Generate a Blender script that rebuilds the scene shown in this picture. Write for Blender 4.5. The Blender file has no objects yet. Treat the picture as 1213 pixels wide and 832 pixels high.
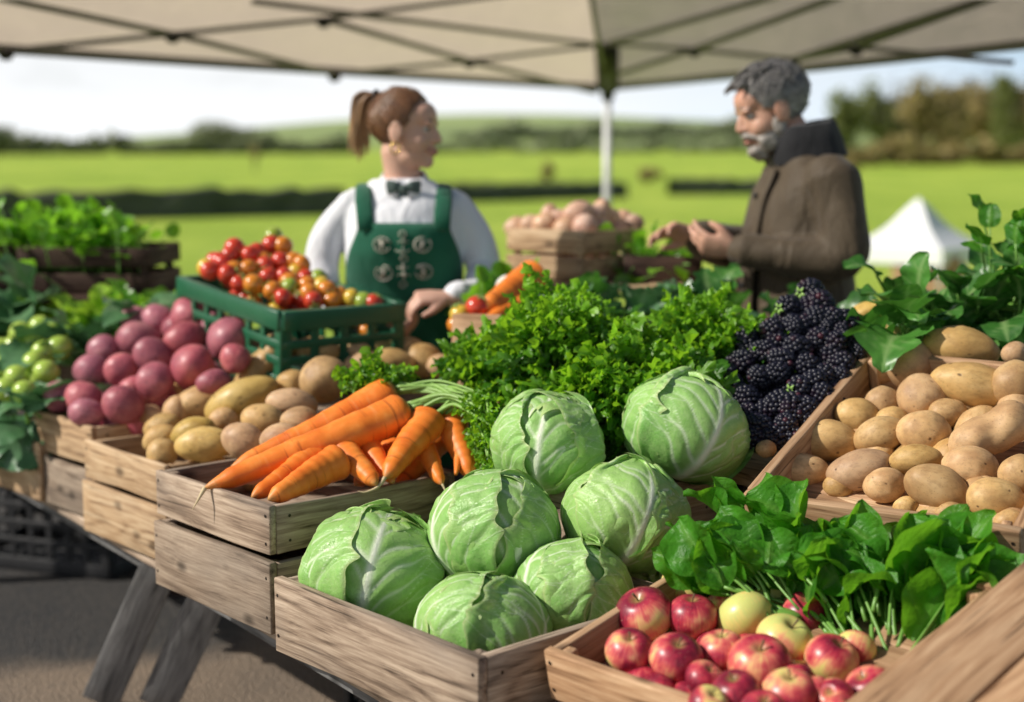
import bpy, math, random
import numpy as np
from mathutils import Vector, Matrix, Euler, Quaternion

random.seed(7); RNG = np.random.default_rng(7)
scene = bpy.context.scene
COL = scene.collection
PI = math.pi

# ------------------------------------------------------------------ camera
CAM_H = 1.40; PITCH = math.radians(7.57); FPX = 1700.0; CX, CY = 606.5, 416.0
cam_d = bpy.data.cameras.new("camera"); cam = bpy.data.objects.new("camera", cam_d); COL.objects.link(cam)
cam.location = (0, 0, CAM_H); cam.rotation_euler = (PI/2 - PITCH, 0, 0)
cam_d.sensor_width = 36; cam_d.lens = FPX/1213*36; cam_d.clip_end = 3000; cam_d.clip_start = 0.05
cam_d.dof.use_dof = True; cam_d.dof.focus_distance = 2.62; cam_d.dof.aperture_fstop = 1.75; cam_d.dof.aperture_blades = 0
scene.camera = cam
SP, CP = math.sin(PITCH), math.cos(PITCH)
ORI = np.array([0, 0, CAM_H])

def ray(px, py):
    x = (px-CX)/FPX; v = (CY-py)/FPX
    return np.array([x, CP+v*SP, -SP+v*CP])
def at(px, py, y=None, z=None):
    d = ray(px, py)
    t = y/d[1] if y is not None else (z-CAM_H)/d[2]
    return ORI+d*t
def depth_of(p): return p[1]*CP+(CAM_H-p[2])*SP
def pix(p):
    dz = p[2]-CAM_H; zc = p[1]*CP-dz*SP; yc = p[1]*SP+dz*CP
    return CX+FPX*p[0]/zc, CY-FPX*yc/zc
def plane3(*pts):
    P = [at(a, b, y=c) for a, b, c in pts]
    n = np.cross(P[1]-P[0], P[2]-P[0]); n /= np.linalg.norm(n)
    if n[2] < 0: n = -n
    return P[0], n
def on_plane(px, py, pl):
    d = ray(px, py); t = np.dot(pl[0]-ORI, pl[1])/np.dot(d, pl[1])
    return ORI+d*t

# ------------------------------------------------------------------ geometry helpers
class Geo:
    def __init__(s): s.V=[]; s.Q=[]; s.T=[]; s.qm=[]; s.tm=[]; s.data=[]; s.grain=[]; s.n=0
    def add(s, V, Q=None, T=None, mat=0, data=None, grain=None):
        V = np.asarray(V, float); k = len(V)
        s.V.append(V)
        if Q is not None and len(Q): Q=np.asarray(Q,int); s.Q.append(Q+s.n); s.qm.append(np.full(len(Q), mat))
        if T is not None and len(T): T=np.asarray(T,int); s.T.append(T+s.n); s.tm.append(np.full(len(T), mat))
        if data is None: data = np.zeros((k,4))
        data = np.asarray(data, float)
        if data.ndim == 1: data = np.tile(data, (k,1))
        s.data.append(data)
        s.grain.append(V if grain is None else np.asarray(grain,float)); s.n += k
    def mesh(s, name, mats, smooth=True):
        me = bpy.data.meshes.new(name)
        V = np.concatenate(s.V)
        Q = np.concatenate(s.Q) if s.Q else np.zeros((0,4),int)
        T = np.concatenate(s.T) if s.T else np.zeros((0,3),int)
        nq, nt = len(Q), len(T)
        me.vertices.add(len(V)); me.vertices.foreach_set("co", V.astype(np.float32).ravel())
        me.loops.add(nq*4+nt*3)
        me.loops.foreach_set("vertex_index", np.concatenate([Q.ravel(), T.ravel()]).astype(np.int32))
        me.polygons.add(nq+nt)
        ls = np.concatenate([np.arange(nq)*4, nq*4+np.arange(nt)*3]).astype(np.int32)
        me.polygons.foreach_set("loop_start", ls)
        mi = np.concatenate((s.qm if s.Q else [])+(s.tm if s.T else [])).astype(np.int32)
        me.update(calc_edges=True)
        me.polygons.foreach_set("material_index", mi)
        me.polygons.foreach_set("use_smooth", np.full(nq+nt, smooth))
        a = me.attributes.new("data", 'FLOAT_COLOR', 'POINT'); a.data.foreach_set("color", np.concatenate(s.data).astype(np.float32).ravel())
        a = me.attributes.new("grain", 'FLOAT_VECTOR', 'POINT'); a.data.foreach_set("vector", np.concatenate(s.grain).astype(np.float32).ravel())
        for m in (mats if isinstance(mats,(list,tuple)) else [mats]): me.materials.append(m)
        me.validate(); me.update()
        return me
    def build(s, name, mats, parent=None, smooth=True, loc=None):
        return link(name, s.mesh(name, mats, smooth), parent, loc)

def link(name, me, parent=None, loc=None):
    o = bpy.data.objects.new(name, me); COL.objects.link(o)
    if parent is not None: o.parent = parent
    if loc is not None: o.location = loc
    return o
def empty(name, loc=(0,0,0), rot=(0,0,0)):
    o = bpy.data.objects.new(name, None); COL.objects.link(o); o.location = loc; o.rotation_euler = rot; o.empty_display_size=.05
    return o
def tag(o, label=None, cat=None, group=None, kind=None):
    if label: o["label"] = label
    if cat: o["category"] = cat
    if group: o["group"] = group
    if kind: o["kind"] = kind
    return o
def copy_tree(o, parent=None):
    c = o.copy(); COL.objects.link(c); c.parent = parent
    for ch in list(o.children): copy_tree(ch, c)
    return c

def nz(P, seed, f):
    """cheap smooth noise, about -1..1"""
    r = np.random.default_rng(seed); P = np.asarray(P,float); out = np.zeros(len(P))
    for k in range(6):
        d = r.normal(size=3); d /= np.linalg.norm(d); w = f*(0.6+0.9*r.random())
        out += np.sin(P@d*w+r.random()*6.28)*(.75+.5*r.random())
    return out/3.2
def norm(v): v=np.asarray(v,float); return v/(np.linalg.norm(v)+1e-12)
def basis(d, up=(0,0,1)):
    """columns: x=d, y=side, z=up-ish"""
    d = norm(d); up=np.asarray(up,float)
    if abs(np.dot(d, norm(up))) > .98: up = np.array([1.,0,0]) if abs(d[0])<.9 else np.array([0,1.,0])
    y = norm(np.cross(up, d)); z = np.cross(d, y)
    return np.array([d, y, z]).T
def rotz(a): c,s=math.cos(a),math.sin(a); return np.array([[c,-s,0],[s,c,0],[0,0,1.]])
def rotx(a): c,s=math.cos(a),math.sin(a); return np.array([[1.,0,0],[0,c,-s],[0,s,c]])
def roty(a): c,s=math.cos(a),math.sin(a); return np.array([[c,0,s],[0,1.,0],[-s,0,c]])

def sphere(nu=24, nv=16):
    V=[[0,0,1.]]
    for i in range(1,nv):
        th=PI*i/nv
        for j in range(nu): ph=2*PI*j/nu; V.append([math.sin(th)*math.cos(ph), math.sin(th)*math.sin(ph), math.cos(th)])
    V.append([0,0,-1.]); Q=[]; T=[]
    for j in range(nu):
        T.append([0,1+j,1+(j+1)%nu]); b=1+(nv-2)*nu; T.append([len(V)-1, b+(j+1)%nu, b+j])
    for i in range(nv-2):
        for j in range(nu):
            a=1+i*nu; Q.append([a+j, a+nu+j, a+nu+(j+1)%nu, a+(j+1)%nu])
    return np.array(V), np.array(Q), np.array(T)
_S={}
def sph(nu,nv):
    if (nu,nv) not in _S: _S[(nu,nv)]=sphere(nu,nv)
    return _S[(nu,nv)]
def add_ell(G, c, r, R=None, nu=20, nv=14, mat=0, data=None):
    V,Q,T = sph(nu,nv); V = V*np.asarray(r,float)
    if R is not None: V = V@np.asarray(R).T
    G.add(V+np.asarray(c,float), Q, T, mat, data)
def tube(G, pts, radii, seg=8, mat=0, data=None, flat=None, up=(0,0,1), cap=True, roll=0):
    """swept tube; radii scalar/list; flat = second radius list (across 'up')"""
    pts=np.asarray(pts,float); n=len(pts); radii=np.broadcast_to(np.asarray(radii,float),(n,))
    r2 = radii if flat is None else np.broadcast_to(np.asarray(flat,float),(n,))
    tan=np.gradient(pts,axis=0)
    V=[]; side=None
    for i in range(n):
        t=norm(tan[i])
        if side is None: B=basis(t,up); side=B[:,1]
        else: side=norm(side-t*np.dot(side,t))
        nrm=np.cross(t,side)
        a=np.arange(seg)*2*PI/seg+roll
        V.append(pts[i]+np.outer(np.cos(a)*radii[i],side)+np.outer(np.sin(a)*r2[i],nrm))
    V=np.concatenate(V); Q=[]; T=[]
    for i in range(n-1):
        for j in range(seg):
            Q.append([i*seg+j, i*seg+(j+1)%seg, (i+1)*seg+(j+1)%seg, (i+1)*seg+j])
    if cap:
        V=np.concatenate([V,[pts[0],pts[-1]]]); a=n*seg
        for j in range(seg):
            T.append([a,(j+1)%seg,j]); T.append([a+1,(n-1)*seg+j,(n-1)*seg+(j+1)%seg])
    if data is not None and np.asarray(data).ndim==2 and len(data)==n:
        data=np.asarray(data); dd=np.repeat(data,seg,axis=0)
        if cap: dd=np.concatenate([dd,data[:1],data[-1:]])
        data=dd
    G.add(V,Q,T,mat,data)
def limb(G, pts, radii, flat=None, seg=14, mat=0, sub=5, up=(0,0,1)):
    """smooth tapered limb with rounded ends through joints"""
    pts=np.asarray(pts,float); radii=np.asarray(radii,float); n=len(pts)
    f = None if flat is None else np.asarray(flat,float)
    t=np.linspace(0,n-1,(n-1)*sub+1)
    P=np.stack([np.interp(t,range(n),pts[:,k]) for k in range(3)],1)
    for _ in range(2): P[1:-1]=(P[:-2]+2*P[1:-1]+P[2:])/4
    R=np.interp(t,range(n),radii); F=R if f is None else np.interp(t,range(n),f)
    d0=norm(P[0]-P[1]); d1=norm(P[-1]-P[-2]); m=min(R[0],F[0]); m1=min(R[-1],F[-1])
    P=np.concatenate([[P[0]+d0*m,P[0]+d0*m*.75],P,[P[-1]+d1*m1*.75,P[-1]+d1*m1]])
    R=np.concatenate([[R[0]*.15,R[0]*.66],R,[R[-1]*.66,R[-1]*.15]]); F=np.concatenate([[F[0]*.15,F[0]*.66],F,[F[-1]*.66,F[-1]*.15]])
    tube(G,P,R,seg,mat,None,F,up)
def board(G, L, H, T, pos=(0,0,0), R=None, axis=0, r=0.0025, mat=0, nailmat=None, nails=(), wob=.0012, tint=None):
    """rounded plank: L along its grain, H tall, T thick; axis 0: grain along x, 1: along y, 2: along z"""
    nl=8; c=[]
    for (sy,sz,a0) in ((1,1,0),(-1,1,90),(-1,-1,180),(1,-1,270)):
        for a in (0,45,90):
            a_=math.radians(a0+a); c.append([sy*(T/2-r)+r*math.cos(a_), sz*(H/2-r)+r*math.sin(a_)])
    c=np.array(c); k=len(c)
    xs=[-L/2,-L/2+r]+list(np.linspace(-L/2,L/2,nl)[1:-1])+[L/2-r,L/2]; V=[]
    for i,x in enumerate(xs):
        cc=c.copy()
        if i in (0,len(xs)-1): cc-=np.sign(cc)*r*.8
        V.append(np.column_stack([np.full(k,x),cc]))
    V=np.concatenate(V); seed=random.randrange(10**6)
    V[:,1]+=wob*nz(V*[1,.2,1],seed,9/max(L,.2)); V[:,2]+=wob*1.6*nz(V*[1,1,.3],seed+1,8/max(L,.2))*np.sign(V[:,2])
    n=len(xs); Q=[]; Tt=[]
    for i in range(n-1):
        for j in range(k): Q.append([i*k+j,(i+1)*k+j,(i+1)*k+(j+1)%k,i*k+(j+1)%k])
    V=np.concatenate([V,[[-L/2,0,0],[L/2,0,0]]]); a=n*k
    for j in range(k): Tt.append([a,j,(j+1)%k]); Tt.append([a+1,(n-1)*k+(j+1)%k,(n-1)*k+j])
    grain=V+RNG.uniform(-9,9,3)
    tv = random.random() if tint is None else tint
    dat=np.tile([tv,0,0,0],(len(V),1)).astype(float)
    A={0:np.eye(3),1:np.array([[0,-1,0],[1,0,0],[0,0,1.]]),2:np.array([[0,0,-1.],[0,1,0],[1,0,0]])}[axis]
    if R is not None: A=np.asarray(R)@A
    G.add(V@A.T+np.asarray(pos,float),Q,Tt,mat,dat,grain)
    if nailmat is not None:
        for (u,h,side) in nails:
            a_=np.arange(8)*PI/4; rr=.0034
            N=np.column_stack([u+rr*np.cos(a_),np.full(8,side*(T/2+.0006)),h+rr*np.sin(a_)])
            N=np.concatenate([N,[[u,side*(T/2+.0009),h]]])
            tt=[[8,i,(i+1)%8] if side<0 else [8,(i+1)%8,i] for i in range(8)]
            G.add(N@A.T+np.asarray(pos,float),None,tt,nailmat,None,N)

def remesh(name, G, mats, voxel, smooth_it=4, parent=None):
    o=G.build(name,mats,parent)
    m=o.modifiers.new("r",'REMESH'); m.mode='VOXEL'; m.voxel_size=voxel; m.use_smooth_shade=True
    s=o.modifiers.new("s",'SMOOTH'); s.factor=.5; s.iterations=smooth_it
    dg=bpy.context.evaluated_depsgraph_get(); dg.update()
    me=bpy.data.meshes.new_from_object(o.evaluated_get(dg))
    old=o.data; o.modifiers.clear(); o.data=me; bpy.data.meshes.remove(old); me.name=name
    if len(me.materials)==0:
        for mm in (mats if isinstance(mats,(list,tuple)) else [mats]): me.materials.append(mm)
    me.polygons.foreach_set("material_index", np.zeros(len(me.polygons),np.int32))
    me.polygons.foreach_set("use_smooth", np.ones(len(me.polygons),bool)); me.update()
    return o

# ------------------------------------------------------------------ materials
class NT:
    def __init__(s,name):
        s.m=bpy.data.materials.new(name); s.m.use_nodes=True; s.t=s.m.node_tree; s.t.nodes.clear()
        s.out=s.t.nodes.new("ShaderNodeOutputMaterial")
    def n(s,typ,ins=None,**props):
        nd=s.t.nodes.new("ShaderNode"+typ)
        for k,v in props.items(): setattr(nd,k,v)
        for k,v in (ins or {}).items(): s.set(nd,k,v)
        return nd
    def set(s,nd,k,v):
        sock=nd.inputs[k]
        if isinstance(v,bpy.types.NodeSocket): s.t.links.new(v,sock)
        elif isinstance(v,bpy.types.Node): s.t.links.new(v.outputs[0],sock)
        else:
            if sock.type=='RGBA' and len(v)==3: v=(*v,1)
            sock.default_value=v
    def attr(s,name): return s.n("Attribute",attribute_name=name)
    def math(s,op,a,b=0.0,c=None,clamp=False):
        d={0:a,1:b}
        if c is not None: d[2]=c
        nd=s.n("Math",d,operation=op); nd.use_clamp=clamp; return nd.outputs[0]
    def ramp(s,fac,stops,interp='LINEAR'):
        nd=s.n("ValToRGB",{0:fac}); nd.color_ramp.interpolation=interp; cr=nd.color_ramp
        while len(cr.elements)<len(stops): cr.elements.new(.5)
        for e,(p,c) in zip(cr.elements,stops): e.position=p; e.color=(*c,1) if len(c)==3 else c
        return nd.outputs[0]
    def val(s,fac,a,b,lo=0,hi=1):
        return s.n("MapRange",{0:fac,1:a,2:b,3:lo,4:hi}).outputs[0]
    def mix(s,fac,a,b,mode='MIX'):
        nd=s.n("Mix",data_type='RGBA',blend_type=mode)
        for i,v in ((0,fac),(6,a),(7,b)):
            if isinstance(v,bpy.types.NodeSocket): s.t.links.new(v,nd.inputs[i])
            else: nd.inputs[i].default_value = v if i==0 else (*v,1)
        return nd.outputs[2]
    def noise(s,vec,scale,detail=4,rough=.55,dist=0,out=0):
        d={"Scale":scale,"Detail":detail,"Roughness":rough,"Distortion":dist}
        if vec is not None: d["Vector"]=vec
        return s.n("TexNoise",d).outputs[out]
    def voro(s,vec,scale,feature='F1',out=0,rand=1.0):
        return s.n("TexVoronoi",{"Vector":vec,"Scale":scale,"Randomness":rand},feature=feature).outputs[out]
    def vmul(s,vec,v): return s.n("VectorMath",{0:vec,1:v},operation='MULTIPLY').outputs[0]
    def vadd(s,vec,v): return s.n("VectorMath",{0:vec,1:v},operation='ADD').outputs[0]
    def objrand(s): return s.n("ObjectInfo").outputs["Random"]
    def ocoord(s,shift=True):
        o=s.n("TexCoord").outputs["Object"]
        if shift:
            r=s.math('MULTIPLY',s.objrand(),37.0); c=s.n("CombineXYZ",{0:r,1:r,2:r}); o=s.vadd(o,c.outputs[0])
        return o
    def bump(s,h,strength=.3,dist=.002,nrm=None):
        d={"Strength":strength,"Distance":dist,"Height":h}
        if nrm is not None: d["Normal"]=nrm
        return s.n("Bump",d).outputs[0]
    def pbsdf(s,**k):
        ins={}
        mp=dict(color="Base Color",rough="Roughness",metal="Metallic",spec="Specular IOR Level",normal="Normal",sss="Subsurface Weight",sssr="Subsurface Radius",ssss="Subsurface Scale",coat="Coat Weight",coatr="Coat Roughness",sheen="Sheen Weight",alpha="Alpha")
        for a,b in k.items(): ins[mp[a]]=b
        return s.n("BsdfPrincipled",ins)
    def done(s,sh): s.t.links.new(sh.outputs[0] if isinstance(sh,bpy.types.Node) else sh, s.out.inputs[0]); return s.m

def simple(name,color,rough=.6,metal=0,spec=.5,var=.12,scale=30,bump=.15,bd=.001):
    t=NT(name); c=t.ocoord(); f=t.noise(c,scale,5); dark=tuple(x*(1-var*2) for x in color); lite=tuple(min(1,x*(1+var)) for x in color)
    return t.done(t.pbsdf(color=t.mix(f,dark,lite),rough=rough,metal=metal,spec=spec,normal=t.bump(f,bump,bd)))

def wood(name,dark,mid,light,grey=.25,greycol=(.17,.15,.13),rough=.78,dirt=.5):
    t=NT(name); g=t.attr("grain").outputs["Vector"]; tint=t.attr("data").outputs["Color"]
    sep=t.n("SeparateColor",{0:tint}); r=sep.outputs[0]
    warp=t.noise(t.vmul(g,(3,9,9)),1.0,3,.5,out=1)
    gw=t.vadd(t.vmul(g,(1.1,62,62)),t.vmul(warp,(1.2,3.2,3.2)))
    fig=t.noise(t.vmul(g,(.9,7.5,7.5)),1.0,2,.4); lines=t.math('MULTIPLY_ADD',t.math('SINE',t.math('MULTIPLY',fig,95.0)),.5,.5); lines=t.math('POWER',lines,2.2)
    streak=t.noise(gw,1.4,6,.62)
    fine=t.noise(t.vmul(g,(9,420,420)),1,3,.6)
    big=t.noise(t.vmul(g,(3,7,7)),1,3)
    s=t.math('SUBTRACT',t.math('ADD',t.math('MULTIPLY',streak,.70),t.math('MULTIPLY',fine,.36)),t.math('MULTIPLY',lines,.10))
    col=t.ramp(s,[(.30,dark),(.46,mid),(.66,light)])
    col=t.mix(t.val(big,.42,.72,0,grey),col,greycol)
    kn=t.voro(t.vmul(g,(7,13,13)),1.0)
    k=t.val(kn,.07,.2,1,0); col=t.mix(t.math('MULTIPLY',k,.72),col,tuple(x*.35 for x in dark))
    crk=t.noise(t.vmul(g,(2.6,150,150)),1,2,.5); ck=t.val(crk,.28,.32,1,0)
    col=t.mix(t.math('MULTIPLY',ck,.7),col,tuple(x*.3 for x in dark))
    dn=t.noise(t.vmul(g,(5,17,17)),1,7,.7); col=t.mix(t.math('MULTIPLY',t.val(dn,.53,.75),dirt),col,tuple(x*.45 for x in dark))
    col=t.mix(1.0,col,t.mix(r,(.78,.77,.75),(1.12,1.1,1.08)),'MULTIPLY')
    h=t.math('SUBTRACT',s,t.math('MULTIPLY',ck,.5))
    return t.done(t.pbsdf(color=col,rough=t.val(s,.3,.7,rough+.1,rough-.12),spec=.35,normal=t.bump(h,.55,.0022)))
# ------------------------------------------------------------------ material set
M={}
M['wood_grey']=wood('weathered_wood',(.080,.052,.036),(.30,.22,.16),(.54,.43,.33),.5,(.22,.19,.165))
M['wood_tan']=wood('pale_wood',(.17,.10,.052),(.44,.29,.165),(.64,.48,.31),.18,rough=.72,dirt=.3)
M['wood_warm']=wood('warm_wood',(.18,.095,.047),(.45,.265,.145),(.64,.43,.265),.10,rough=.68,dirt=.25)
M['wood_dark']=wood('dark_wood',(.02,.010,.007),(.055,.028,.019),(.10,.055,.038),.15,(.05,.04,.035))
M['wood_old']=wood('old_grey_wood',(.085,.085,.088),(.23,.23,.235),(.36,.36,.37),.4,(.15,.16,.18))
M['nail']=simple('nail_metal',(.045,.035,.03),.5,.7,var=.3)
M['steel']=simple('white_steel',(.66,.67,.68),.35,.0,var=.08)
M['truss']=simple('grey_steel',(.17,.165,.165),.6,.0)
M['black']=simple('black_plastic',(.014,.014,.016),.6,var=.2)
M['green_plastic']=simple('green_plastic',(.012,.11,.052),.38,var=.12,scale=14)

def potato_mat(name,a,b,c,spot,sheen=.45):
    t=NT(name); o=t.ocoord(); r=t.objrand()
    n1=t.noise(o,16,4,.6); n2=t.noise(o,70,5,.65)
    col=t.ramp(n1,[(.32,a),(.52,b),(.70,c)])
    col=t.mix(t.val(n2,.48,.72,0,.55),col,tuple(x*.62 for x in a))
    v=t.voro(t.vadd(o,t.vmul(t.noise(o,25,2,.5,out=1),(.02,.02,.02))),42)
    k=t.val(v,.07,.16,1,0); sel=t.voro(o,42,'F1',1); ss=t.n("SeparateColor",{0:sel}).outputs[0]
    k=t.math('MULTIPLY',k,t.val(ss,.45,.5,0,1)); col=t.mix(t.math('MULTIPLY',k,.85),col,spot)
    v2=t.voro(o,190); k2=t.val(v2,.10,.22,.5,0); col=t.mix(k2,col,tuple(x*.5 for x in a))
    hsv=t.n("HueSaturation",{"Hue":t.val(r,0,1,.492,.508),"Saturation":t.val(r,0,1,.9,1.08),"Value":t.val(t.math('FRACT',t.math('MULTIPLY',r,7.3)),0,1,.82,1.12),"Color":col}).outputs[0]
    h=t.math('SUBTRACT',t.math('MULTIPLY',n2,.5),k)
    return t.done(t.pbsdf(color=hsv,rough=t.val(n2,.3,.7,sheen,sheen+.2),spec=.4,sss=.06,ssss=.01,sssr=(1,.5,.25),normal=t.bump(h,.35,.0015)))
M['potato']=potato_mat('potato_skin',(.43,.245,.105),(.60,.375,.17),(.70,.47,.235),(.09,.045,.02))
M['potato_yellow']=potato_mat('yellow_potato_skin',(.46,.275,.09),(.62,.41,.145),(.72,.51,.21),(.13,.06,.02),.36)
M['potato_pink']=potato_mat('pink_potato_skin',(.34,.09,.125),(.48,.135,.17),(.58,.21,.22),(.16,.045,.05),.32)
M['onion']=potato_mat('pale_onion_skin',(.55,.30,.20),(.68,.43,.30),(.76,.55,.42),(.3,.14,.08),.3)

def apple_mat():
    t=NT('apple_skin'); o=t.n("TexCoord").outputs["Object"]; r=t.objrand()
    s=t.n("SeparateXYZ",{0:o}); ang=t.math('ARCTAN2',s.outputs[1],s.outputs[0])
    ca=t.math('COSINE',ang); sa=t.math('SINE',ang); sh=t.math('MULTIPLY',r,50)
    st=t.noise(t.n("CombineXYZ",{0:t.math('ADD',t.math('MULTIPLY',ca,7),sh),1:t.math('MULTIPLY',sa,7),2:t.math('MULTIPLY',s.outputs[2],14)}).outputs[0],1.6,5,.65)
    bl=t.noise(t.vadd(t.vmul(o,(16,16,16)),t.n("CombineXYZ",{0:sh,1:sh,2:sh}).outputs[0]),.9,3)
    dat=t.n("SeparateColor",{0:t.n("ObjectInfo").outputs["Color"]})
    yel=t.math('ADD',t.math('ADD',t.math('MULTIPLY',t.math('SUBTRACT',bl,.5),3.2),t.math('MULTIPLY',st,.75)),t.math('ADD',dat.outputs[0],.62))
    col=t.ramp(t.val(yel,.72,1.95),[(0,(.20,.012,.032)),(.24,(.46,.035,.065)),(.44,(.66,.15,.12)),(.58,(.76,.38,.19)),(.76,(.74,.62,.20)),(1,(.58,.60,.18))])
    v=t.voro(o,210); k=t.val(v,.08,.17,.55,0); col=t.mix(k,col,(.68,.5,.33))
    cav=t.val(t.n("SeparateColor",{0:t.attr("data").outputs["Color"]}).outputs[0],.1,.9,0,.8); col=t.mix(cav,col,(.40,.30,.10))
    return t.done(t.pbsdf(color=col,rough=.36,spec=.42,coat=.08,coatr=.25,sss=.08,ssss=.01,normal=t.bump(t.noise(o,90,3),.05,.001)))
M['apple']=apple_mat()
M['stem']=simple('brown_stem',(.13,.08,.035),.7)
def carrot_mat():
    t=NT('carrot_skin'); g=t.attr("grain").outputs["Vector"]; r=t.objrand()
    ring=t.noise(t.vmul(g,(90,7,7)),1,4,.6); b=t.noise(g,22,4)
    col=t.ramp(b,[(.3,(.74,.165,.018)),(.55,(.86,.235,.03)),(.75,(.92,.33,.07))])
    k=t.val(ring,.33,.40,1,0); col=t.mix(t.math('MULTIPLY',k,.62),col,(.36,.075,.012))
    l=t.val(ring,.62,.72,0,1); col=t.mix(t.math('MULTIPLY',l,.35),col,(.88,.42,.16))
    d=t.n("SeparateColor",{0:t.attr("data").outputs["Color"]})
    col=t.mix(d.outputs[0],col,(.42,.30,.12)); col=t.mix(d.outputs[1],col,(.25,.22,.06))
    return t.done(t.pbsdf(color=col,rough=.47,spec=.38,sss=.12,ssss=.012,sssr=(1,.4,.1),normal=t.bump(t.math('ADD',ring,t.math('MULTIPLY',b,.4)),.4,.0014)))
M['carrot']=carrot_mat()
M['root']=simple('root_hair',(.62,.50,.30),.7)

def leaf_mat(name,dark,light,vein,trans,rough=.42,tmix=.35,bs=60,spec=.45,obj=False,veinmix=.7,bstr=.35,bd=.002):
    t=NT(name); d=t.n("SeparateColor",{0:t.attr("data").outputs["Color"]}); g=t.attr("grain").outputs["Vector"]
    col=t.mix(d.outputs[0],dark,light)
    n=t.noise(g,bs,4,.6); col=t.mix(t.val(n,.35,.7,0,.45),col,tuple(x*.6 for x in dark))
    col=t.mix(t.math('MULTIPLY',d.outputs[1],veinmix),col,vein)
    nr=t.bump(t.math('ADD',n,t.math('MULTIPLY',d.outputs[1],.6)),bstr,bd)
    p=t.pbsdf(color=col,rough=rough,spec=spec,normal=nr)
    tr=t.n("BsdfTranslucent",{0:t.mix(.65,col,trans),"Normal":nr})
    return t.done(t.n("MixShader",{0:tmix,1:p,2:tr}))
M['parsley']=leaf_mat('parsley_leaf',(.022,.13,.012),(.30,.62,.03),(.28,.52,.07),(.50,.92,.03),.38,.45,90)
M['parsley_stem']=simple('parsley_stalk',(.26,.44,.10),.45)
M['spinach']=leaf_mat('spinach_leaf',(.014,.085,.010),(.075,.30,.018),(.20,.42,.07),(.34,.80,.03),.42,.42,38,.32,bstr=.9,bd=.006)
M['spinach_stem']=simple('spinach_stalk',(.16,.34,.06),.4)
M['chard']=leaf_mat('dark_leaf',(.022,.10,.018),(.085,.27,.04),(.36,.52,.2),(.14,.44,.04),.36,.28,40,.45)
M['herb']=leaf_mat('herb_leaf',(.035,.16,.010),(.20,.50,.03),(.25,.5,.08),(.38,.8,.04),.33,.45,60,.6)
M['collard']=leaf_mat('collard_leaf',(.035,.12,.05),(.14,.31,.13),(.40,.52,.34),(.08,.25,.06),.34,.15,40,.5)
M['lettuce']=leaf_mat('lettuce_leaf',(.22,.46,.02),(.45,.70,.07),(.5,.65,.2),(.5,.75,.05),.45,.35,40,.4)
M['tree_leaf']=leaf_mat('tree_leaf',(.12,.145,.055),(.32,.35,.12),(.1,.1,.03),(.5,.55,.18),.6,.35,1,.2)
M['tree_leaf_brown']=leaf_mat('spring_twig_leaf',(.22,.17,.08),(.48,.39,.17),(.1,.1,.03),(.60,.52,.2),.7,.35,1,.2)
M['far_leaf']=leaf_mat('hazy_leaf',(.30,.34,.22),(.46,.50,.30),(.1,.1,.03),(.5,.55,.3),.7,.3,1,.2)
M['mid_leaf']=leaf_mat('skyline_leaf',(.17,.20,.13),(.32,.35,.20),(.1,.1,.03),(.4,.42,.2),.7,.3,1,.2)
M['bark']=simple('bark',(.09,.075,.06),.9)

def cabbage_mat():
    t=NT('cabbage_leaf'); d=t.n("SeparateColor",{0:t.attr("data").outputs["Color"]}); g=t.attr("grain").outputs["Vector"]
    R,V,E=d.outputs[0],d.outputs[1],d.outputs[2]
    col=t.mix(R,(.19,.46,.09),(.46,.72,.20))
    n=t.noise(g,7,5,.62); col=t.mix(t.val(n,.38,.75,0,.5),col,(.52,.70,.30))
    n2=t.noise(g,30,4,.6); col=t.mix(t.val(n2,.5,.8,0,.4),col,(.13,.34,.07))
    w=t.vadd(g,t.vmul(t.noise(g,12,2,.5,out=1),(.10,.10,.10)))
    vo=t.voro(w,17,'DISTANCE_TO_EDGE'); fv=t.val(vo,.0,.045,1,0)
    col=t.mix(t.math('MULTIPLY',fv,.22),col,(.42,.58,.30))
    col=t.mix(E,col,(.50,.60,.26))
    col=t.mix(V,col,(.88,.95,.74))
    h=t.math('ADD',t.math('MULTIPLY',fv,.35),t.math('ADD',t.math('MULTIPLY',n,1.5),t.math('MULTIPLY',n2,.35)))
    nr=t.bump(h,.42,.004)
    p=t.pbsdf(color=col,rough=t.val(n2,.3,.7,.27,.46),spec=.5,normal=nr,sss=.05,ssss=.01,sssr=(.4,1,.2))
    tr=t.n("BsdfTranslucent",{0:(.35,.6,.12,1),"Normal":nr})
    return t.done(t.n("MixShader",{0:.14,1:p,2:tr}))
M['cabbage']=cabbage_mat()
def berry_mat():
    t=NT('blackberry_skin'); r=t.objrand(); o=t.ocoord()
    n=t.noise(o,45,2); d=t.n("SeparateColor",{0:t.attr("data").outputs["Color"]}).outputs[0]
    col=t.mix(t.val(n,.55,.75,0,.6),(.009,.009,.020),(.028,.008,.022))
    col=t.mix(t.val(d,.95,1,0,.5),col,(.10,.012,.022))
    return t.done(t.pbsdf(color=col,rough=.42,spec=.38,coat=.08,coatr=.3,normal=t.bump(t.noise(o,300,2),.25,.0008)))
M['berry']=berry_mat()
def fruit_mat(name,a,b):
    t=NT(name); o=t.ocoord(); n=t.noise(o,20,2); return t.done(t.pbsdf(color=t.mix(n,a,b),rough=.22,spec=.5,coat=.2,sss=.06,ssss=.01))
M['tom_red']=fruit_mat('red_tomato_skin',(.50,.025,.02),(.66,.08,.03))
M['tom_orange']=fruit_mat('orange_tomato_skin',(.62,.17,.02),(.72,.28,.03))
M['tom_yellow']=fruit_mat('yellow_tomato_skin',(.66,.40,.04),(.70,.50,.06))
M['tom_green']=fruit_mat('green_tomato_skin',(.22,.34,.04),(.36,.44,.06))
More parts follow.
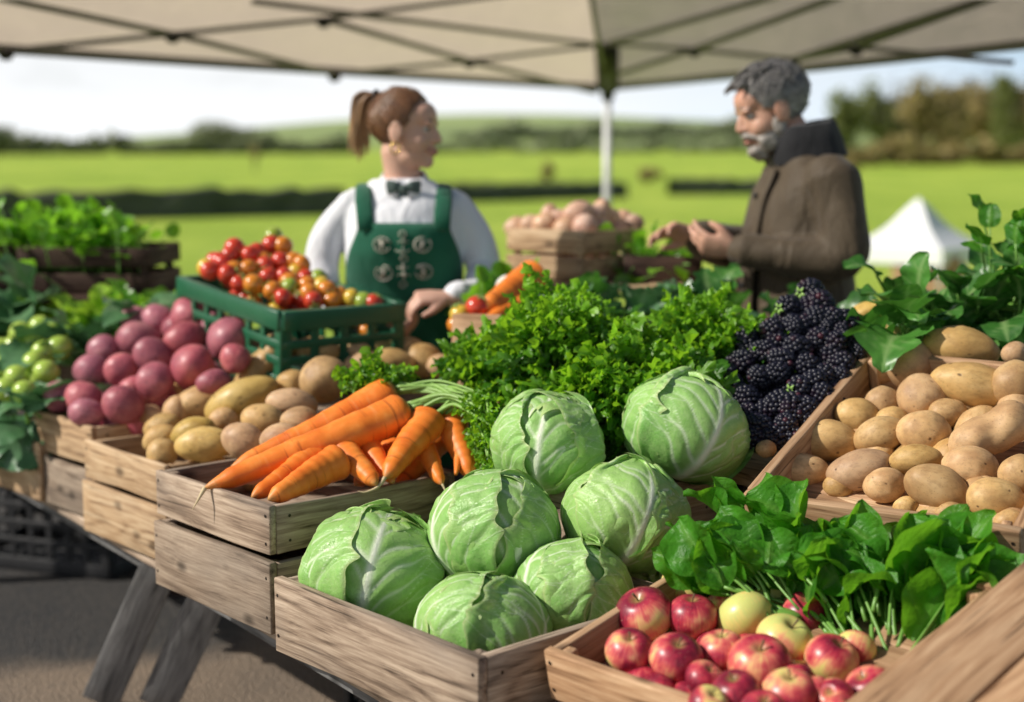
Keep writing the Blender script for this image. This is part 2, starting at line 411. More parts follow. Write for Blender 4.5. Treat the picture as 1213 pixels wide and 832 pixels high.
M['lime']=fruit_mat('pale_green_skin',(.30,.46,.05),(.48,.62,.12))
M['turnip']=fruit_mat('white_turnip_skin',(.75,.74,.66),(.80,.78,.72))

# people
def skin_mat(name,a,b):
    t=NT(name); o=t.n("TexCoord").outputs["Object"]; n=t.noise(o,28,4); n2=t.noise(o,9,2)
    d=t.n("SeparateColor",{0:t.attr("data").outputs["Color"]}).outputs[0]
    col=t.mix(n,a,b); col=t.mix(t.val(n2,.5,.7,0,.35),col,(b[0],b[1]*.72,b[2]*.68))
    return t.done(t.pbsdf(color=col,rough=.5,spec=.4,sss=.12,ssss=.02,sssr=(1,.35,.2),normal=t.bump(t.noise(o,160,3),.12,.001)))
M['skin']=skin_mat('fair_skin',(.58,.34,.25),(.68,.42,.32))
M['skin_man']=skin_mat('ruddy_skin',(.50,.27,.19),(.62,.36,.26))
def fabric(name,a,b,scale=14,rough=.85,bump=.5,sheen=.2,weave=420):
    t=NT(name); o=t.n("TexCoord").outputs["Object"]; n=t.noise(o,scale,5,.6); w=t.noise(o,weave,2)
    f=t.noise(t.vmul(o,(9,9,3)),1.2,3,.5,1.2)
    return t.done(t.pbsdf(color=t.mix(n,a,b),rough=rough,spec=.25,sheen=sheen,normal=t.bump(t.math('ADD',t.math('MULTIPLY',f,3),t.math('MULTIPLY',w,.12)),bump,.008)))
M['shirt']=fabric('white_cotton',(.74,.75,.80),(.80,.80,.83),bump=.55)
M['apron']=fabric('green_canvas',(.006,.085,.045),(.012,.12,.066),bump=.25)
M['bow']=fabric('dark_check_cloth',(.03,.07,.06),(.14,.17,.16),60)
M['emblem']=simple('cream_print',(.66,.62,.52),.8)
M['coat']=fabric('waxed_coat',(.045,.032,.020),(.105,.076,.046),10,.62,.75,.1)
M['collar']=fabric('black_fleece',(.010,.010,.012),(.02,.02,.023),40,.9)
M['trousers']=fabric('dark_trousers',(.02,.022,.03),(.035,.037,.045),20)
M['leather']=simple('black_leather',(.02,.018,.016),.45)
M['gold']=simple('gold',(.75,.52,.16),.25,1)
M['eyew']=simple('eye_white',(.50,.46,.43),.3,var=.02)
M['iris']=simple('eye_iris',(.06,.05,.045),.2)
M['lip']=simple('lip',(.46,.20,.16),.5)
def hair_mat(name,a,b,c):
    t=NT(name); g=t.attr("grain").outputs["Vector"]; d=t.n("SeparateColor",{0:t.attr("data").outputs["Color"]}).outputs[0]
    s=t.noise(t.vmul(g,(12,260,260)),1,4,.6)
    col=t.ramp(s,[(.3,a),(.6,b)]); col=t.mix(d,col,c)
    return t.done(t.pbsdf(color=col,rough=.4,spec=.5,normal=t.bump(s,.8,.003)))
M['hair']=hair_mat('auburn_hair',(.075,.030,.014),(.19,.085,.036),(.55,.34,.17))
M['hair_grey']=hair_mat('grey_hair',(.035,.033,.032),(.15,.14,.135),(.42,.41,.40))
M['beard']=hair_mat('white_beard',(.14,.115,.10),(.40,.36,.33),(.5,.5,.5))

# ------------------------------------------------------------------ sky and sun
SUN_EL, SUN_AZ = math.radians(39), math.radians(-11)          # azimuth: from due left, turned a little to the back
sd = Vector((-math.cos(SUN_EL)*math.cos(SUN_AZ), math.cos(SUN_EL)*math.sin(SUN_AZ), math.sin(SUN_EL)))
sun = bpy.data.lights.new("sun",'SUN'); sun.energy=5.0; sun.angle=math.radians(.53); sun.color=(1,.94,.84)
so = bpy.data.objects.new("sun",sun); COL.objects.link(so); so.rotation_euler=sd.to_track_quat('Z','Y').to_euler(); so.location=(-8,3,8)
w=bpy.data.worlds.new("World"); scene.world=w; w.use_nodes=True; t=w.node_tree; t.nodes.clear()
out=t.nodes.new("ShaderNodeOutputWorld"); bg=t.nodes.new("ShaderNodeBackground")
sky=t.nodes.new("ShaderNodeTexSky"); sky.sky_type='NISHITA'; sky.sun_disc=False; sky.sun_elevation=SUN_EL; sky.sun_rotation=math.radians(270)+SUN_AZ
sky.air_density=1.0; sky.dust_density=1.2; sky.ozone_density=1.6
tc=t.nodes.new("ShaderNodeTexCoord"); mp=t.nodes.new("ShaderNodeMapping"); mp.inputs['Scale'].default_value=(1.3,1.3,5.5); mp.inputs['Location'].default_value=(.35,.2,.1)
nzn=t.nodes.new("ShaderNodeTexNoise"); nzn.inputs['Scale'].default_value=1.7; nzn.inputs['Detail'].default_value=6; nzn.inputs['Roughness'].default_value=.55
rp=t.nodes.new("ShaderNodeMapRange"); rp.inputs[1].default_value=.36; rp.inputs[2].default_value=.62
mx=t.nodes.new("ShaderNodeMix"); mx.data_type='RGBA'; mx.inputs[7].default_value=(14.2,14.5,14.9,1)
t.links.new(tc.outputs['Generated'],mp.inputs[0]); t.links.new(mp.outputs[0],nzn.inputs['Vector']); t.links.new(nzn.outputs[0],rp.inputs[0])
sx=t.nodes.new("ShaderNodeSeparateXYZ"); t.links.new(tc.outputs['Generated'],sx.inputs[0])
hz=t.nodes.new("ShaderNodeMapRange"); t.links.new(sx.outputs[2],hz.inputs[0]); hz.inputs[1].default_value=.02; hz.inputs[2].default_value=.40; hz.inputs[3].default_value=1.0; hz.inputs[4].default_value=.01
lf=t.nodes.new("ShaderNodeMapRange"); t.links.new(sx.outputs[0],lf.inputs[0]); lf.inputs[1].default_value=-.35; lf.inputs[2].default_value=.32; lf.inputs[3].default_value=.95; lf.inputs[4].default_value=.55
ad=t.nodes.new("ShaderNodeMath"); ad.operation='ADD'; ad.use_clamp=True; t.links.new(rp.outputs[0],ad.inputs[0]); t.links.new(lf.outputs[0],ad.inputs[1])
ml=t.nodes.new("ShaderNodeMath"); ml.operation='MULTIPLY'; t.links.new(ad.outputs[0],ml.inputs[0]); t.links.new(hz.outputs[0],ml.inputs[1])
t.links.new(ml.outputs[0],mx.inputs[0])
hc=t.nodes.new("ShaderNodeMix"); hc.data_type='RGBA'; hc.inputs[6].default_value=(20.2,20.6,21.0,1); hc.inputs[7].default_value=(11.0,15.2,19.0,1)
hx=t.nodes.new("ShaderNodeMapRange"); t.links.new(sx.outputs[0],hx.inputs[0]); hx.inputs[1].default_value=-.02; hx.inputs[2].default_value=.36
hcl=t.nodes.new("ShaderNodeMath"); hcl.operation='MULTIPLY_ADD'; hcl.use_clamp=True; t.links.new(rp.outputs[0],hcl.inputs[0]); hcl.inputs[1].default_value=-.25; t.links.new(hx.outputs[0],hcl.inputs[2])
t.links.new(hcl.outputs[0],hc.inputs[0]); t.links.new(hc.outputs[2],mx.inputs[7]); t.links.new(sky.outputs[0],mx.inputs[6]); t.links.new(mx.outputs[2],bg.inputs[0]); bg.inputs[1].default_value=.052
t.links.new(bg.outputs[0],out.inputs[0])
scene.view_settings.view_transform='Standard'; scene.view_settings.look='None'; scene.view_settings.exposure=0
scene.cycles.use_denoising=True; scene.cycles.max_bounces=8; scene.cycles.transmission_bounces=4; scene.cycles.diffuse_bounces=4; scene.cycles.sample_clamp_indirect=6

# ------------------------------------------------------------------ ground, fields, hills
def terrain_z(x,y):
    d=np.hypot(x,y)
    z=np.clip((d-45)/200,0,1)**1.3*2.9
    z+=.25*np.sin(x*.021+1.3)*np.clip((d-50)/80,0,1)
    hill=np.clip((d-260)/260,0,1); hill=hill*hill*(3-2*hill)
    z+=hill*(9.5+4.0*np.sin(x*.0105+.8)+2.5*np.sin(x*.023+2.2))
    return z
def grass_mat():
    t=NT('meadow_grass'); o=t.n("NewGeometry").outputs["Position"]
    n=t.noise(o,.06,4); n2=t.noise(t.vmul(o,(.5,.12,1)),1,4,.6); n3=t.noise(o,9,5,.7)
    col=t.mix(t.val(n,.35,.68),(.27,.41,.040),(.46,.59,.085))
    col=t.mix(t.val(n2,.42,.7,0,.6),col,(.58,.68,.10)); col=t.mix(t.val(n3,.45,.75,0,.45),col,(.14,.27,.018))
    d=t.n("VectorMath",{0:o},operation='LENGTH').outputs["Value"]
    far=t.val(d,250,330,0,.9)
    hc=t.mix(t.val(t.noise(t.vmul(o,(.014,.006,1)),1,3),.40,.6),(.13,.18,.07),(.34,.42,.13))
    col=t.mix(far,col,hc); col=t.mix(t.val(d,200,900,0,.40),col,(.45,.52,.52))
    return t.done(t.pbsdf(color=col,rough=.85,spec=.2,normal=t.bump(n3,.8,.08)))
ys=np.concatenate([np.linspace(-30,40,30),np.geomspace(42,1500,75)]); xs=np.concatenate([-np.geomspace(900,20,45),np.linspace(-18,18,19),np.geomspace(20,900,45)])
XX,YY=np.meshgrid(xs,ys); G=Geo(); nxx=len(xs); idx=np.arange(XX.size).reshape(XX.shape)
G.add(np.column_stack([XX.ravel(),YY.ravel(),terrain_z(XX,YY).ravel()]),np.stack([idx[:-1,:-1],idx[:-1,1:],idx[1:,1:],idx[1:,:-1]],-1).reshape(-1,4))
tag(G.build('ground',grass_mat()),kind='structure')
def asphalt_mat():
    t=NT('worn_asphalt_painted_sun'); o=t.n("NewGeometry").outputs["Position"]
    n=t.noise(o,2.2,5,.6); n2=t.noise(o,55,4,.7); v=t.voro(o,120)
    gx=t.n('SeparateXYZ',{0:o}); gr=t.val(t.math('ADD',t.math('ADD',gx.outputs[1],t.math('MULTIPLY',gx.outputs[0],-.35)),t.math('MULTIPLY',n,.8)),4.55,4.85,1,0); col=t.mix(gr,(.022,.023,.026),(.26,.195,.14)); col=t.mix(t.val(n,.35,.7,0,.35),col,(.07,.062,.055)); col=t.mix(t.val(n2,.42,.68,0,.35),col,(.15,.125,.10)); col=t.mix(t.val(v,.1,.35,.5,0),col,(.03,.03,.03))  # tan near strip paints sunlit ground, the dark base its shaded part
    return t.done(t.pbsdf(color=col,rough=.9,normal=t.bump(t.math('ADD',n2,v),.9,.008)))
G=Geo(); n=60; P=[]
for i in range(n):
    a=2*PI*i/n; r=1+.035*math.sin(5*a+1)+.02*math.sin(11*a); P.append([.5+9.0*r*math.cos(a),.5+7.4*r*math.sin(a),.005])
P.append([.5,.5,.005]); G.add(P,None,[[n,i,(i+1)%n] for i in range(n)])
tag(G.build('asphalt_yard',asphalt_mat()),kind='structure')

# dry stone walls across the meadow
def stone_mat():
    t=NT('dark_field_stone'); o=t.n("TexCoord").outputs["Object"]; v=t.voro(t.vmul(o,(2.2,2.2,4.5)),1,out=1); n=t.noise(o,8,4)
    c=t.mix(t.n("SeparateColor",{0:v}).outputs[0],(.035,.035,.03),(.12,.115,.10)); return t.done(t.pbsdf(color=t.mix(n,c,(.06,.085,.035)),rough=.95,normal=t.bump(n,.6,.03)))
SM=stone_mat()
def stone_wall(a,b,h,label,gh=.0):
    a=np.array(a); b=np.array(b); L=np.linalg.norm(b-a); d=(b-a)/L; nrm=np.array([-d[1],d[0]]); n=int(L/.35); G=Geo()
    prof=[(-.32,0),(-.29,.25),(-.27,.5),(-.25,.75),(-.2,.97),(-.08,1.03),(.08,1.03),(.2,.97),(.25,.75),(.27,.5),(.29,.25),(.32,0)]
    V=[]
    for i in range(n+1):
        p=a+d*L*i/n; z0=float(terrain_z(p[0],p[1]))-.05; hh=h*(1+.03*math.sin(i*.5)+.05*RNG.normal())
        for (u,zz) in prof:
            q=p+nrm*(u+RNG.normal()*.03); V.append([q[0],q[1],z0+hh*zz])
    k=len(prof); Q=[[i*k+j,(i+1)*k+j,(i+1)*k+j+1,i*k+j+1] for i in range(n) for j in range(k-1)]
    G.add(V,Q); tag(G.build('stone_wall',SM,smooth=False),label,'wall')
def gp(px,py):
    p=at(px,py,z=0.0)
    for _ in range(12): p=at(px,py,z=float(terrain_z(p[0],p[1])))
    return p[:2]
w0=at(-30,264,z=0)[:2]; w1=at(405,254,z=0)[:2]; stone_wall(w0-(w1-w0)*.6,w1,.72,'long dark dry stone wall across the meadow behind the dark herb crate')
stone_wall(at(430,243,z=0)[:2],at(738,236,z=0)[:2],.62,'dark dry stone wall running behind the white canopy pole')
stone_wall(at(794,234,z=0)[:2],at(1000,232,z=0)[:2],.65,'short dark dry stone wall behind the man in the coat')

def crown_leaves(G,c,r,n,size,squash=.85,lean=0,blobs=9,holes=.0,seed=0):
    rg=np.random.default_rng(seed); cs=[];
    for b in range(blobs):
        v=rg.normal(size=3); v/=np.linalg.norm(v); rr=.35+.5*rg.random()
        cs.append((np.array(c)+v*np.array(r)*(.62*rg.random()**.5)+0, np.array(r)*rr*.75))
    V=[];D=[]
    for i in range(n):
        cc,rr=cs[rg.integers(blobs)]; v=rg.normal(size=3); v/=np.linalg.norm(v); p=cc+v*rr*(.55+.5*rg.random())
        nrm=norm(v+rg.normal(size=3)*.6); B=basis(nrm,rg.normal(size=3)); s=size*(.5+rg.random())
        V+= [p+B[:,1]*s*.5, p+B[:,2]*s, p-B[:,1]*s*.5, p-B[:,2]*s*.7]; f=.25+.5*rg.random()+.25*(v[2]); D+=[[f,0,0,0]]*4
    V=np.array(V); G.add(V,np.arange(len(V)).reshape(-1,4),data=np.array(D))
def tree(px,pybase,dist,h,wd,label,mat,seed,dens=900,bare=False,group=None,cat='tree'):
    p=ray(px,pybase); p=ORI+p*(dist/p[1]); z0=float(terrain_z(p[0],p[1])); rg=np.random.default_rng(seed)
    root=empty('tree',(p[0],p[1],z0)); tag(root,label,cat,group)
    G=Geo(); tube(G,[[0,0,-.2],[.02*h,0,h*.25],[0,.01*h,h*.55],[.01*h,0,h*.8]],[h*.035,h*.027,h*.016,h*.006],8)
    for k in range(9):
        a=rg.random()*6.28; zz=h*(.28+.05*k); e=np.array([math.cos(a)*wd*.36,math.sin(a)*wd*.36,zz+h*.22*rg.random()+.1*h])
        tube(G,[[0,0,zz],e*np.array([.5,.5,1])-[0,0,h*.04],e],[h*.012,h*.008,h*.003],5)
        if bare:
            for q in range(5):
                f=e+rg.normal(size=3)*[wd*.16,wd*.16,h*.1]; tube(G,[e*.8+f*.2-np.array([0,0,.02*h]),f],[h*.005,h*.002],4)
    G.build('trunk',M['bark'],root)
    G=Geo(); crown_leaves(G,[0,0,h*.56],[wd*.54,wd*.54,h*.47],int(dens*1.5),h*.045,seed=seed,blobs=11); G.build('crown',mat,root)
    return root
R=random.Random(3)
# the wood on the right, each tree its own
wood_t=[(1000,132,'low olive tree just right of the man in the coat'),(1041,126,'round olive green tree at the left end of the far wood'),(1062,140,'small brown tree between the two round trees of the far wood'),(1086,115,'tall bare brown tree behind the white tent in the far wood'),(1112,120,'bushy brown tree right of the tall bare tree in the far wood'),(1141,122,'broad brown tree with dark trunk in the far wood'),(1168,126,'tawny tree with ragged top in the right part of the far wood'),(1192,118,'tallest olive brown tree near the right edge of the far wood'),(1218,116,'brown tree cut by the right edge of the photo'),(1243,120,'outermost brown tree of the far wood')]
for i,(px,py,lb) in enumerate(wood_t):
    dist=118+R.random()*22; base=212; h=(base-py)/FPX*dist*1.12
    tree(px,base,dist,h,h*(.55+.25*R.random()),lb,M['tree_leaf'] if i in (0,1,7) else M['tree_leaf_brown'],i+40,1100,bare=(i%2==1))
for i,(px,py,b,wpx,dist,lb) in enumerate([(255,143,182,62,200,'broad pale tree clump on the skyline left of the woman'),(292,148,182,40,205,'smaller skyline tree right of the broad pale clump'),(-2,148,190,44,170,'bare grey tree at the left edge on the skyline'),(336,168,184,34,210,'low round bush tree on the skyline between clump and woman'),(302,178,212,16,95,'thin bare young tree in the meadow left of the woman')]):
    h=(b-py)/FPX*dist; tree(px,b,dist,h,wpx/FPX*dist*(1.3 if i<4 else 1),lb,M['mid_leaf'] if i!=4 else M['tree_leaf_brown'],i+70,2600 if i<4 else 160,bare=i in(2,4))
# hedges and shrubs on the far side of the fields: hedgerow masses
def hedge(px0,px1,y0,y1,dist,hgt,label,seed,mat):
    a=ray(px0,y0);b=ray(px1,y1); a=ORI+a*(dist/a[1]); b=ORI+b*((dist*1.05)/b[1]); G=Geo(); n=int(abs(px1-px0)/5)
    rg=np.random.default_rng(seed)
    for i in range(n):
        p=a+(b-a)*((i+rg.random())/n); z=float(terrain_z(p[0],p[1])); hh=hgt*(.55+.6*rg.random()+.3*math.sin(i*.35+seed))
        crown_leaves(G,[p[0],p[1],z+hh*.45],[hgt*.8,hgt*.5,hh*.55],60,hgt*.26,seed=seed*997+i,blobs=3)
    tag(G.build('hedgerow',mat),label,'hedge',kind='stuff')
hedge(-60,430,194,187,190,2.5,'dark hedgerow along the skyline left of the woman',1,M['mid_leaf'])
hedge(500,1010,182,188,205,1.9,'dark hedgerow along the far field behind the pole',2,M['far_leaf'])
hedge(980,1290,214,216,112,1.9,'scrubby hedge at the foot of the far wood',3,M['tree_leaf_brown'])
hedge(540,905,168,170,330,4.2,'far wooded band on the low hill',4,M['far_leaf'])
for i,(px,py,wd) in enumerate([(767,216,36),(648,206,26),(1010,204,30)]):
    p=at(px,py,y=70+5*i); G=Geo(); z=float(terrain_z(p[0],p[1])); root=empty('shrub',(p[0],p[1],z))
    tag(root,['brown leafless shrub standing right of the white pole','small tan shrub on the far field left of the white pole','brown shrub on the meadow behind the man'][i],'shrub')
    crown_leaves(G,[0,0,.5],[wd/FPX*70*.5,.5,.55],260,.16,seed=90+i,blobs=5); G.build('foliage',M['tree_leaf_brown'],root)
    G=Geo()
    for k in range(5): tube(G,[[0,0,-.05],[.15*math.cos(k*1.3),.15*math.sin(k*1.3),.6]],[.03,.012],5)
    G.build('stem',M['bark'],root)

hedge(-20,400,253,243,41,.42,'low weeds and bramble on top of the long dark stone wall',11,M['tree_leaf'])
hedge(430,738,236,231,60,.36,'low weeds along the stone wall behind the pole',12,M['tree_leaf'])
# ------------------------------------------------------------------ canopy
def canvas_mat():
    t=NT('beige_canvas'); o=t.n("TexCoord").outputs["Object"]; n=t.noise(o,1.1,4,.6); n2=t.noise(o,220,2)
    c=t.mix(n,(.46,.41,.35),(.62,.56,.48)); nr=t.bump(t.math('ADD',t.math('MULTIPLY',n,4),t.math('MULTIPLY',n2,.1)),.4,.03)
    return t.done(t.n("MixShader",{0:.48,1:t.pbsdf(color=c,rough=.85,normal=nr),2:t.n("BsdfTranslucent",{0:(.80,.67,.54,1),"Normal":nr})}))
cL=at(0,50,y=6.45); EZ=cL[2]; cL=at(-690,1.5,z=EZ)
def eave(px,py): p=at(px,py,z=EZ); return p
cP=eave(720,101); cR=eave(1640,-3); cN=np.array([-.35,4.58,EZ]); cK=np.array([.30,6.7,EZ+.66])
MC=canvas_mat()
can=empty('market_canopy',(0,0,0)); tag(can,'beige canvas canopy on a white pole, stretched over grey crossing struts','canopy')
def roof_pt(A,B,s,h,drop=0.0):
    e=A*(1-s)+B*s; p=e*(1-h)+cK*h; sag=.012*math.sin(PI*s)*(1-h)+.025*math.sin(PI*min(1,h))*math.sin(PI*s); return p-np.array([0,0,sag+drop])
for nm,(A,B) in {'l':(cL,cP),'r':(cP,cR),'n':(cR,cN),'m':(cN,cL)}.items():
    G=Geo(); n=14; V=[roof_pt(A,B,i/n,j/n) for j in range(n) for i in range(n+1)]+[cK]; k=n+1
    Q=[[j*k+i,j*k+i+1,(j+1)*k+i+1,(j+1)*k+i] for j in range(n-1) for i in range(n)]; T=[[(n-1)*k+i,(n-1)*k+i+1,n*k] for i in range(n)]
    G.add(V,Q,T,0); G.build('roof_panel',MC,can)
    if nm in 'lr':
        G=Geo(); pts=[roof_pt(A,B,i/20,0,.018) for i in range(21)]; tube(G,pts,.012,6,flat=.026); G.build('hem',M['truss'],can)
def on_roof(A,B,px,py):
    n=norm(np.cross(B-A,cK-A)); d=ray(px,py); return ORI+d*(np.dot(A-ORI,n)/np.dot(d,n))
def bar(A,B,p,q,r=.021,d=.06):
    G=Geo(); a=on_roof(A,B,*p)-[0,0,d]; b=on_roof(A,B,*q)-[0,0,d]
    tube(G,[a+(b-a)*u for u in np.linspace(0,1,5)],r,4,flat=r*.8,roll=PI/4); G.build('strut',M['truss'],can)
def joint(A,B,px,py,d=.075,r=.036):
    G=Geo(); p=on_roof(A,B,px,py)-[0,0,d]; add_ell(G,p,(r,r,r*.8),nu=10,nv=7); G.build('joint',M['black'],can)
LB=[((-190,62),(6,44)),((6,44),(204,25)),((204,25),(383,8)),((383,8),(640,-26)),((-60,-33),(204,25)),((204,25),(396,75)),((396,75),(556,60)),((556,60),(716,41)),((383,8),(556,60)),((556,60),(705,99)),((300,-14),(720,43)),((-150,-10),(6,44))]
RB=[((722,40),(823,46)),((823,46),(940,57)),((735,76),(823,46)),((823,46),(1080,-54)),((940,57),(1015,41)),((1015,41),(1260,-54)),((722,40),(990,-42)),((940,57),(1170,-20)),((1015,41),(1200,58))]
for p,q in LB: bar(cL,cP,p,q)
for p,q in RB: bar(cP,cR,p,q)
for p in ((6,44),(204,25),(383,8),(396,75),(556,60)): joint(cL,cP,*p)
for p in ((823,46),(940,57),(1015,41)): joint(cP,cR,*p)
for c in (cL,cR,cP):
    G=Geo(); tube(G,[c-[0,0,.05],(c+cK)/2-[0,0,.10],cK-[0,0,.06]],.018,4,roll=PI/4); G.build('rafter',M['truss'],can)
for c,vis in ((cP,1),(cL,0),(cR,0)):
    G=Geo(); tube(G,[[c[0],c[1],0],[c[0],c[1],c[2]-.06]],.036,4,roll=PI/4); G.build('pole',M['steel'],can)
    G=Geo(); tube(G,[[c[0],c[1],c[2]-.10],[c[0],c[1],c[2]+.02]],.058,4,roll=PI/4)
    if vis: e=on_roof(cL,cP,719,44)-[0,0,.07]; tube(G,[c-[0,.03,.03],e],.075,6,flat=.04)
    G.build('corner_bracket',M['black'],can)
    G=Geo(); tube(G,[[c[0],c[1],.006],[c[0],c[1],.02]],.09,4,roll=PI/4); G.build('foot_plate',M['steel'],can)

# small white tent in the meadow
tp=at(1085,330,y=15.5); tent=empty('market_tent',(tp[0],tp[1],0),(0,0,math.radians(-41))); tag(tent,'small white peaked tent on the meadow behind the man','tent')
TM=NT('white_pvc'); M['pvc']=TM.done(TM.pbsdf(color=(.80,.81,.83),rough=.55,normal=TM.bump(TM.noise(TM.n("TexCoord").outputs["Object"],3,3),.3,.03)))
hw=.53; pk=at(1072,234,y=15.5)[2]; ev=at(1072,292,y=15.5)[2]
G=Geo(); n=10
for k in range(4):
    a=k*PI/2; V=[]
    for j in range(n+1):
        f=j/n; r=hw*(1-f)**1.0*(1-.22*math.sin(PI*f)); z=ev+(pk-ev)*f
        for i in range(n+1):
            u=(i/n*2-1)*r; p=np.array([u,-r,z]); V.append(rotz(a)@p)
    G.add(V,[[j*(n+1)+i,j*(n+1)+i+1,(j+1)*(n+1)+i+1,(j+1)*(n+1)+i] for j in range(n) for i in range(n)])
G.build('roof',M['pvc'],tent)
G=Geo()
for k in range(4):
    V=[rotz(k*PI/2)@np.array([x,-hw-.004,z]) for z in (ev-.16,ev+.01) for x in np.linspace(-hw,hw,9)]
    G.add(V,[[i,i+1,9+i+1,9+i] for i in range(8)])
G.build('valance',M['pvc'],tent)
for sx in(-1,1):
    for sy in (-1,1):
        G=Geo(); tube(G,[[sx*.50,sy*.50,0],[sx*.50,sy*.50,ev-.005]],.022,4,roll=PI/4); G.build('leg',M['steel'],tent)
# ------------------------------------------------------------------ crates and tables
def crate(fl, phi, lx, ly, z0, h, wood, label, tilt=0.0, tb=.014, boards=1, tf=None, group=None, gap=.012, base_z=.012, cat='crate', name='wooden_crate'):
    """fl = far-left front corner on plan; x runs along the front, y to the back"""
    root=empty(name,(fl[0],fl[1],z0),(tilt,0,math.radians(phi))); tag(root,label,cat,group)
    mats=[M[wood],M['nail']]; tf=tf or tb; bh=(h-gap*(boards-1))/boards
    for b in range(boards):
        zc=bh/2+b*(bh+gap); N=[(sx*(lx/2-.012),dz,-1) for sx in (-1,1) for dz in (-bh*.28,bh*.28)]
        G=Geo(); board(G,lx,bh,tb,(lx/2,tb/2,zc),None,0,mat=0,nailmat=1,nails=N); G.build('front_panel',mats,root)
        G=Geo(); board(G,lx,bh,tb,(lx/2,ly-tb/2,zc),None,0,mat=0); G.build('back_panel',mats,root)
        L=ly-2*tb-.002
        for sx in (0,1):
            G=Geo(); N=[(s*(L/2-.03),dz,-1 if sx else 1) for s in (-1,1) for dz in (-bh*.25,bh*.25)]
            board(G,L,bh-.003,tf,(lx-tf/2-.001 if sx else tf/2+.001,ly/2,zc-.0015),None,1,mat=0,nailmat=1,nails=N); G.build('side_panel',mats,root)
    for sx in (0,1):
        for sy in (0,1):
            G=Geo(); board(G,h-.006,.022,.022,(tf+.012 if not sx else lx-tf-.012, tb+.012 if not sy else ly-tb-.012,h/2-.002),None,2,mat=0); G.build('corner_post',mats,root)
    G=Geo(); nb=4; bw=(ly-2*tb-.004)/nb
    for k in range(nb): board(G,lx-2*tf-.004,.008,bw-.004,(lx/2,tb+.002+bw*(k+.5),base_z),None,0,mat=0)
    G.build('base_panel',mats,root)
    return root
def dirs(phi): a=math.radians(phi); return np.array([math.cos(a),math.sin(a),0]),np.array([-math.sin(a),math.cos(a),0])
def fl_from_near(p,phi,lx): return (np.array([p[0],p[1],0])-dirs(phi)[0]*lx)[:2]

TZ=.50
# main trestle table along the front
tA,tB=dirs(-54); T0=at(300,745,z=TZ)              # a point of its front edge
tbl=empty('market_table',(T0[0],T0[1],0),(0,0,math.radians(-54))); tag(tbl,'long low plank trestle table under the front row of crates','table')
G=Geo()
for k in range(5): board(G,3.9,.024,.166,(-.85,.118+.165*k,TZ-.014),None,0,wob=.0015)
G.build('tabletop',[M['wood_grey']],tbl)
G=Geo(); board(G,3.84,.07,.024,(-.85,.12,TZ-.063),None,0); board(G,3.84,.07,.024,(-.85,.80,TZ-.063),None,0); G.build('apron_rail',[M['wood_old']],tbl)
def leg(a,b,w=.085,t=.028,parent=tbl):
    a=np.array(a,float);b=np.array(b,float);L=np.linalg.norm(b-a);d=(b-a)/L; side=norm(np.cross(d,[.85,-.5,.1])); 
    Rm=np.array([d,np.cross(side,d),side]).T
    G=Geo(); board(G,L,w,t,(a+b)/2,Rm,0); G.build('leg',[M['wood_old']],parent)
for x0 in (-.74,.9,-2.5):
    for (dx,y0) in ((0,.11),(.11,.22)):
        leg((x0+dx+.02,y0,TZ-.05),(x0+dx-.30,y0-.05,.015),.095)
        if y0<.1: leg((x0+dx+.02,.78-y0,TZ-.05),(x0+dx-.2,.84-y0,.015),.095)
# higher second table behind it
st=empty('market_table',(T0[0],T0[1],0),(0,0,math.radians(-54))); tag(st,'higher plank table behind, under the parsley and the blackberries','table')
S0=.885; SL0,SL1=-1.05,1.05; SZ=.77
G=Geo()
for k in range(4): board(G,SL1-SL0,.024,.166,((SL0+SL1)/2,S0+.085+.17*k,SZ-.014),None,0)
G.build('tabletop',[M['wood_tan']],st)
for x in (SL0+.08,SL1-.08):
    for y in (S0+.06,S0+.62):
        G=Geo(); board(G,SZ-.03,.06,.06,(x,y,(SZ-.03)/2),None,2); G.build('leg',[M['wood_old']],st)
# raised shelf on the back half of the main table
sh=empty('display_shelf',(T0[0],T0[1],TZ),(0,0,math.radians(-54))); tag(sh,'raised plank shelf on the table behind the pink and tan potatoes','shelf')
HZ=.79
G=Geo()
for k in range(2): board(G,2.05,.02,.20,(-1.62,.56+.205*k,HZ-TZ-.012),None,0)
G.build('shelf_board',[M['wood_grey']],sh)
for x in (-2.55,-1.62,-.68):
    G=Geo(); board(G,HZ-TZ-.024,.38,.024,(x,.66,(HZ-TZ-.024)/2),rotz(PI/2),2); G.build('support',[M['wood_grey']],sh)

def crate_under(key,zt,h,wood,label,**k):
    fl,phi,lx,ly,z0,hh=C[key]; a,b=dirs(phi); f2=np.array([fl[0],fl[1],0])-a*.004-b*.006
    return crate(f2[:2],phi,lx+.012,ly,zt-h,h,wood,label,**k)
# crates of the front row, each stack of two
C={}
def crate_near(key,px,py,zt,phi,lx,ly,h,wood,label,**k):
    p=at(px,py,z=zt); C[key]=(fl_from_near(p,phi,lx),phi,lx,ly,zt-h,h); return crate(C[key][0],phi,lx,ly,zt-h,h,wood,label,**k)
crate_near('carrot',318,600,.752,-48,.44,.46,.097,'wood_grey','weathered grey crate full of orange carrots, upper of its stack',tb=.016)
crate_under('carrot',.642,.138,'wood_grey','deep weathered grey crate under the carrot crate',tb=.018,boards=1)
crate_near('tan',195,552,.727,-48,.40,.46,.090,'wood_tan','pale wooden crate full of tan potatoes, upper of its stack')
crate_under('tan',.628,.123,'wood_tan','pale wooden crate under the tan potato crate')
crate_near('pink',107,506,.742,-48,.34,.46,.100,'wood_tan','brown wooden crate full of pink potatoes, upper of its stack')
crate_under('pink',.630,.126,'wood_grey','brown wooden crate under the pink potato crate')
crate_near('collard',45,527,.66,-48,.40,.45,.155,'wood_tan','pale crate at the far left end holding dark collard leaves')
